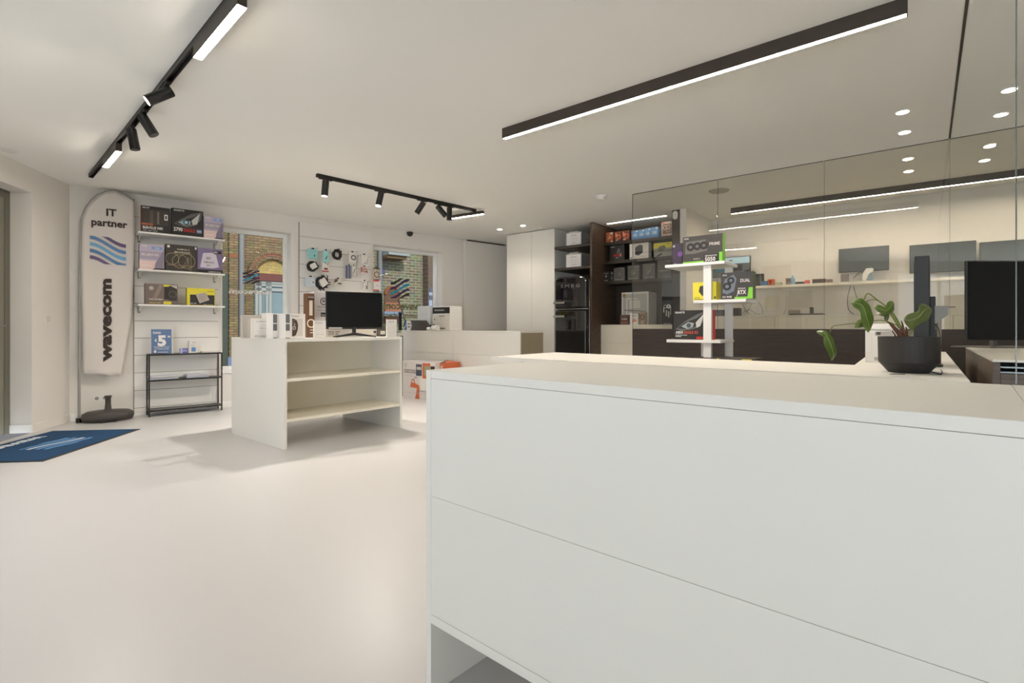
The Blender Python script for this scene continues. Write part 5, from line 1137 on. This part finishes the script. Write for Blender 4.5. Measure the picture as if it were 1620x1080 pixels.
# white desktop computer behind the plant
p = px(1368.5, 572.8, TZ); zc_ = camz(p); h = (572.8 - 512) * zc_ / F; w = .29
t = thing('computer_tower', 'white slim office machine with grey labels behind the plant pot', 'computer', (p.x, p.y, TZ), radians(-20))
m = MB(); m.box(0, .16, 0, .22, 0, h * .83, whitep); m.box(0, .16, 0, .22, h * .83 + .002, h * .87, whitep); m.box(.012, .21, .03, .22, h * .87, h, whitep); m.build('case', t, bevel=.003)
m = MB(); prints(m, .16, h * .83, [('r', .32, .84, .88, .97, P(176, 172, 166)), ('r', .36, .86, .5, .95, DK), ('r', .30, .07, .62, .18, P(170, 166, 160)), ('r', .64, .07, .85, .18, P(110, 106, 100)), ('r', .22, .3, .225, .99, LG), ('r', .0, .30, .22, .305, LG)]); m.build('label', t)
# edge-on monitor on a pole beside the pot
pm = px(1484, 579, TZ); zm = camz(pm)
ray = Vector((pm.x, pm.y, 0)).normalized(); rzm = atan2(ray.y, ray.x)
t = thing('desk_monitor', 'black monitor seen edge-on on a pale pole behind the pot', 'monitor', (pm.x, pm.y, TZ), rzm)
side = Vector((-ray.y, ray.x, 0))    # picture left
s_ = lambda px_: (1484 - px_) * zm / F
zh = lambda y: (579 - y) * zm / F
m = MB(); m.prism([(-.20, zh(540)), (.16, zh(540)), (.16, zh(417)), (-.20, zh(409))], mat('monitor_shell', (38, 38, 40), .5), 'y', s_(1474), s_(1456)); m.build('housing', t, bevel=.006)
m = MB(); m.box(-.19, .15, s_(1456) + .0005, s_(1456) + .002, zh(538), zh(420), screenm); m.build('screen', t)
m = MB(); m.box(-.03, .05, s_(1481), s_(1474), zh(579), zh(469), darkm); m.build('stand_column', t, bevel=.003)
m = MB(); m.tube([(.02, s_(1484.5), 0), (.02, s_(1485), zh(500))], .011, P(160, 146, 128), 10); m.build('pole', t)
m = MB(); m.prism([(s_(1480), zh(514)), (s_(1496), zh(498)), (s_(1496), zh(484)), (s_(1480), zh(484))][::-1], greyp, 'x', -.03, .05); m.tube([(0, s_(1496), zh(486)), (0, s_(1505), zh(486))], .002, K, 5); m.build('bracket', t)
m = MB(); m.box(-.06, .08, s_(1490), s_(1470), 0, .008, darkm); m.build('base', t)
# its cable
def tcable(name, label, pts_, r, z=TZ):
    q = [px(x, y, z + r) if len(p_) == 2 else cp(x, y, p_[2]) for p_ in pts_ for x, y in [p_[:2]]]
    sm = []
    for i in range(len(q) - 1):
        p0, p1, p2, p3 = q[max(i - 1, 0)], q[i], q[i + 1], q[min(i + 2, len(q) - 1)]
        for kk in range(6):
            u = kk / 6; sm.append(.5 * ((2 * p1) + (p2 - p0) * u + (2 * p0 - 5 * p1 + 4 * p2 - p3) * u * u + (3 * p1 - p0 - 3 * p2 + p3) * u ** 3))
    sm.append(q[-1]); m = MB(); m.tube(sm, r, K, 6); tag(m.build(name), label, 'cable')
tcable('black_cable', 'black cable running down the pale pole and curling on the worktop', [(1479, 512, 2.55), (1486, 524, 2.52), (1488, 550, 2.5), (1484, 578), (1490, 587), (1488, 592), (1478, 589), (1466, 585)], .0022)
tcable('black_cable', 'short black cable in front of the plant pot', [(1408, 591.5), (1420, 591.5), (1432, 592)], .0014)
tcable('thin_wire', 'thin wire beside the pale pole', [(1493, 530, 2.6), (1490, 545, 2.6), (1486, 562, 2.6), (1485, 574, 2.6)], .001)
# large monitor on the side desk
DZ = .985
p = px(1575, 549.5, DZ); zz = camz(p); kk_ = zz / F
t = thing('desk_monitor', 'large black monitor facing the viewer on the side desk', 'monitor', (p.x, p.y, DZ), TH)
hz = lambda y: (549.5 - y) * kk_; wx = lambda x: (x - 1574) * kk_
m = MB(); m.box(wx(1523), wx(1627), -.02, -.004, hz(538), hz(413), darkm); m.build('housing', t, bevel=.005)
m = MB(); m.box(wx(1525), wx(1625), -.0215, -.0201, hz(535.5), hz(415), screenm); m.build('screen', t)
m = MB(); m.box(wx(1570.5), wx(1577), .0, .025, .004, hz(530), mat('stand_grey', (92, 86, 82), .4)); m.build('neck', t)
m = MB(); m.prism([(wx(1524), .09), (wx(1541), -.10), (wx(1607), -.10), (wx(1624), .09)], MATS['stand_grey'], 'z', 0, .007); m.build('foot', t)
# black tray on the side desk, between pole and monitor
m = MB(); a_, b_, c_ = cp(1487, 522, 3.1), cp(1494, 522, 3.1), cp(1522, 536, 2.9)

# ================================================================== LAMPS
def linear(name, label, p, q, w, h, group=None, glow=None):
    d = (q - p); L = Vector((d.x, d.y, 0)).length; rz = atan2(d.y, d.x)
    t = thing(name, label, 'ceiling light', (p.x, p.y, CEIL), rz, group)
    m = MB(); m.box(0, L, 0, .004, -h, 0, bronzem); m.box(0, L, w - .004, w, -h, 0, bronzem); m.box(0, .004, .004, w - .004, -h, 0, bronzem); m.box(L - .004, L, .004, w - .004, -h, 0, bronzem); m.box(.004, L - .004, .004, w - .004, -.02, 0, bronzem); m.build('housing', t)
    m = MB(); m.box(.006, L - .006, .006, w - .006, -h + .002, -h + .010, glow or lampm); m.build('diffuser', t)
    return t
linear('linear_light', 'long black ceiling light bar above the foreground counter', px(794.2, 203.1, CEIL), px(1435.5, -6, CEIL), .042, .085)
p = px(1156, 329.2, CEIL)
linear('linear_light', 'long black ceiling light bar behind the glass partition', p, p + Vector((3.9, .06, 0)), .042, .08, glow=lampd)
def track(name, label, p, q, w=.042, h=.036):
    d = q - p; L = Vector((d.x, d.y, 0)).length; rz = atan2(d.y, d.x)
    t = thing(name, label, 'track', (p.x, p.y, CEIL), rz)
    m = MB(); m.box(0, L, -w / 2, -w / 2 + .006, -h, 0, blackm); m.box(0, L, w / 2 - .006, w / 2, -h, 0, blackm); m.box(0, L, -w / 2, w / 2, -.012, 0, blackm); m.box(0, .02, -w / 2, w / 2, -h, 0, blackm); m.box(L - .02, L, -w / 2, w / 2, -h, 0, blackm)
    m.build('rail', t)
    return t, p, rz, L
def spot(label, pos, rz, tube_dir, on, L=.17, r=.036, group=None, beam=170):
    """adjustable spot hanging from a track at pos (on the ceiling)"""
    t = thing('track_spotlight', label, 'spotlight', pos, rz, group)
    c, s_ = cos(-rz), sin(-rz); d = Vector((tube_dir.x * c - tube_dir.y * s_, tube_dir.x * s_ + tube_dir.y * c, tube_dir.z)).normalized()
    m = MB(); m.box(-.075, .075, -.015, .015, -.050, -.033, blackm); m.build('adapter', t, bevel=.002)
    m = MB(); m.cyl((0, 0, -.05), (0, 0, -.085), .009, blackm, 10); m.cyl((0, -.014, -.09), (0, .014, -.09), .012, blackm, 10); m.build('joint', t)
    a = Vector((0, 0, -.095)); up = a - d * .04; b = up + d * L
    m = MB(); m.tube([up, up + d * .004, up + d * .004, b - d * .004, b - d * .004, b], [r * .9, r, r, r, r, r * .97], blackm, 24); m.build('lamp_head', t)
    m = MB(); m.cyl(b, b + d * .002, r * .82, spotm if on else mat('spot_dark', (60, 56, 50), .3), 20); m.build('lens', t)
    if on:
        l_ = bpy.data.lights.new('track_beam', 'SPOT'); l_.energy = beam; l_.spot_size = 2.3; l_.spot_blend = 1; l_.color = (1, .92, .82); l_.shadow_soft_size = .03
        o = bpy.data.objects.new('track_beam', l_); COL.objects.link(o); o.parent = t; o.location = b + d * .01; o.rotation_euler = (-d).to_track_quat('Z', 'Y').to_euler()
    return t
def tracklight(label, pos, rz, L, w=.046, h=.078):
    t = thing('track_light', label, 'ceiling light', pos, rz)
    m = MB(); m.box(-L / 2, L / 2, -w / 2, w / 2, -.033 - h, -.036, bronzem); m.build('housing', t, bevel=.001)
    m = MB(); m.box(-L / 2 + .002, L / 2 - .002, -w / 2 + .002, w / 2 - .002, -.035 - h, -.0335 - h, lampm); m.build('diffuser', t)
    return t
# left-hand track
p, q = px(143.5, 276, CEIL), px(362, 0, CEIL); q2 = p + (q - p) * 1.25
tr, p, rz, L = track('ceiling_track', 'black ceiling track crossing the upper left of the shop', p, q2)
def on_track(p, q, x):      # point of the track above picture column x
    d = (q - p); r = (x - CX) / F; dd = c2w(r, 1)
    t_ = (p.x * dd.y - p.y * dd.x) / (d.y * dd.x - d.x * dd.y); return p + d * t_
a, b = on_track(p, q2, 312), on_track(p, q2, 384)
c = (a + b) / 2; tracklight('long glowing track light on the left ceiling track near the picture top', (c.x, c.y, CEIL), rz, (b - a).length * .98)
a, b = on_track(p, q2, 167), on_track(p, q2, 188)
c = (a + b) / 2; tracklight('short glowing track light at the far end of the left track', (c.x, c.y, CEIL), rz, (b - a).length)
def dirpx(x0, y0, x1, y1, Z, dz=0): return cp(x1, y1, Z + dz) - cp(x0, y0, Z)
for x, dr, on, lb in ((263, dirpx(268, 138, 238, 150, 3.3, -.05), True, 'lit black track spotlight pointing left on the left track'),
                      (228, dirpx(230, 186, 248, 214, 4.0, .02), False, 'unlit black track spotlight angled down right on the left track'),
                      (209, dirpx(207, 209, 212, 234, 4.4, .0), False, 'unlit black track spotlight hanging almost upright on the left track')):
    c = on_track(p, q2, x); spot(lb, (c.x, c.y, CEIL), rz, dr, on, beam=18)
# middle track
p, q = px(501, 274.5, CEIL), px(752, 331, CEIL)
tr, p, rz, L = track('ceiling_track', 'black ceiling track over the low island, ending in a lit bar', p, q)
for x, dr, on, lb in ((515, dirpx(514, 288, 512, 310, 5.6), True, 'lit spotlight at the left end of the middle track'),
                      (602, dirpx(602, 306, 598, 323, 6.1, -.03), True, 'brightest lit spotlight, second from left on the middle track'),
                      (668, dirpx(669, 320, 658, 337, 6.6, .0), False, 'unlit spotlight leaning left in the middle of the middle track'),
                      (695, dirpx(695, 326, 705, 338, 6.9, .0), False, 'unlit spotlight leaning right beside the lit bar'),
                      (711, dirpx(711, 330, 711, 344, 7.1, .0), False, 'unlit upright spotlight nearest the lit bar end')):
    c = on_track(p, q, x); spot(lb, (c.x, c.y, CEIL), rz, dr, on)
a, b = px(713.5, 337, CEIL), px(764.5, 329, CEIL); c = (a + b) / 2
d = b - a
tracklight('short lit bar across the far end of the middle track', (c.x, c.y, CEIL), atan2(d.y, d.x), d.length, .04, .05)
# recessed downlights; the right column is a reflection built as extra lamps
dlp = []
for x, y, lb in ((1428, 177, 'recessed downlight nearest the viewer in the left column before the partition'), (1431, 209, 'recessed downlight second in the left column just before the partition'),
              (1436.5, 251, 'recessed downlight third in the left column behind the glass'), (1437.5, 270.5, 'recessed downlight farthest in the left column behind the glass'),
              (1597, 142, 'reflected downlight built as a lamp, highest at the right edge of the picture'), (1583.5, 181, 'reflected downlight built as a lamp, second from top in the right column'),
              (1565.5, 231, 'reflected downlight built as a lamp, in the right column just behind the glass'), (1557.5, 253.5, 'reflected downlight built as a lamp, lowest in the right column'),
              (790.5, 362.5, 'small recessed downlight left of the tall cupboards'), (827.5, 356.5, 'small recessed downlight just above the tall cupboards')):
    q_ = px(x, y, CEIL)
    t = thing('downlight', lb, 'downlight', q_)
    m = MB(); m.lathe([(.047, -.004), (.050, -.003), (.052, 0)], whitep, seg=24); m.build('trim_ring', t)
    m = MB(); m.lathe([(.040, -.0055), (.040, -.0042)], downm, seg=24); m.build('lens', t)
    d = bpy.data.lights.new('downlight_beam', 'SPOT'); d.energy = 12 if x < 1000 else 7; d.spot_size = 1.9; d.spot_blend = .8; d.color = (1, .9, .76); d.shadow_soft_size = .04
    o = bpy.data.objects.new('downlight_beam', d); COL.objects.link(o); o.parent = t; o.location = (0, 0, -.03)
# ceiling fittings
q_ = px(951, 310, CEIL); m = MB(); m.lathe([(.0, -.045), (.045, -.043), (.055, -.03), (.06, -.012), (.075, -.010), (.078, 0)], whitep, seg=28); tag(m.build('smoke_detector', None, q_), 'round white smoke detector on the ceiling above the cupboards', 'smoke detector')
q_ = px(1137.5, 301.5, CEIL); m = MB()
for k in range(5): m.lathe([(.012 + k * .017, -.010), (.020 + k * .017, -.004)], mat('vent_grey', (110, 104, 94), .6), seg=24)
m.lathe([(.11, -.012), (.12, 0)], mat('vent_rim', (170, 164, 152), .5), seg=28); tag(m.build('ceiling_vent', None, q_), 'small round grey vent on the ceiling behind the glass', 'vent')
q_ = px(853, 360.5, CEIL); m = MB(); m.lathe([(.0, -.012), (.06, -.012), (.075, 0)], wallm, seg=28); tag(m.build('ceiling_speaker', None, q_), 'flat round beige disc on the ceiling at the tall cupboards', 'ceiling disc')
q_ = px(14.5, 238, CEIL); m = MB(); m.lathe([(.0, -.014), (.05, -.013), (.065, 0)], wallm, seg=28); tag(m.build('ceiling_disc', None, q_), 'flat white round cap on the ceiling at the upper left', 'ceiling cap')
xx = FW.col(648.5, -.05); zz = FW.ht(648.5, 370, -.05); o_ = FW.w(xx, -.05, zz)
m = MB(); m.lathe([(.055, .03), (.055, .02), (.05, -.005), (.035, -.035), (.0, -.045)], blackm, seg=24); m.box(-.03, .03, -.03, .05, .02, .034, blackm)
tag(m.build('security_camera', None, o_, FW.rz), 'small black dome camera high above the right shop window', 'camera')
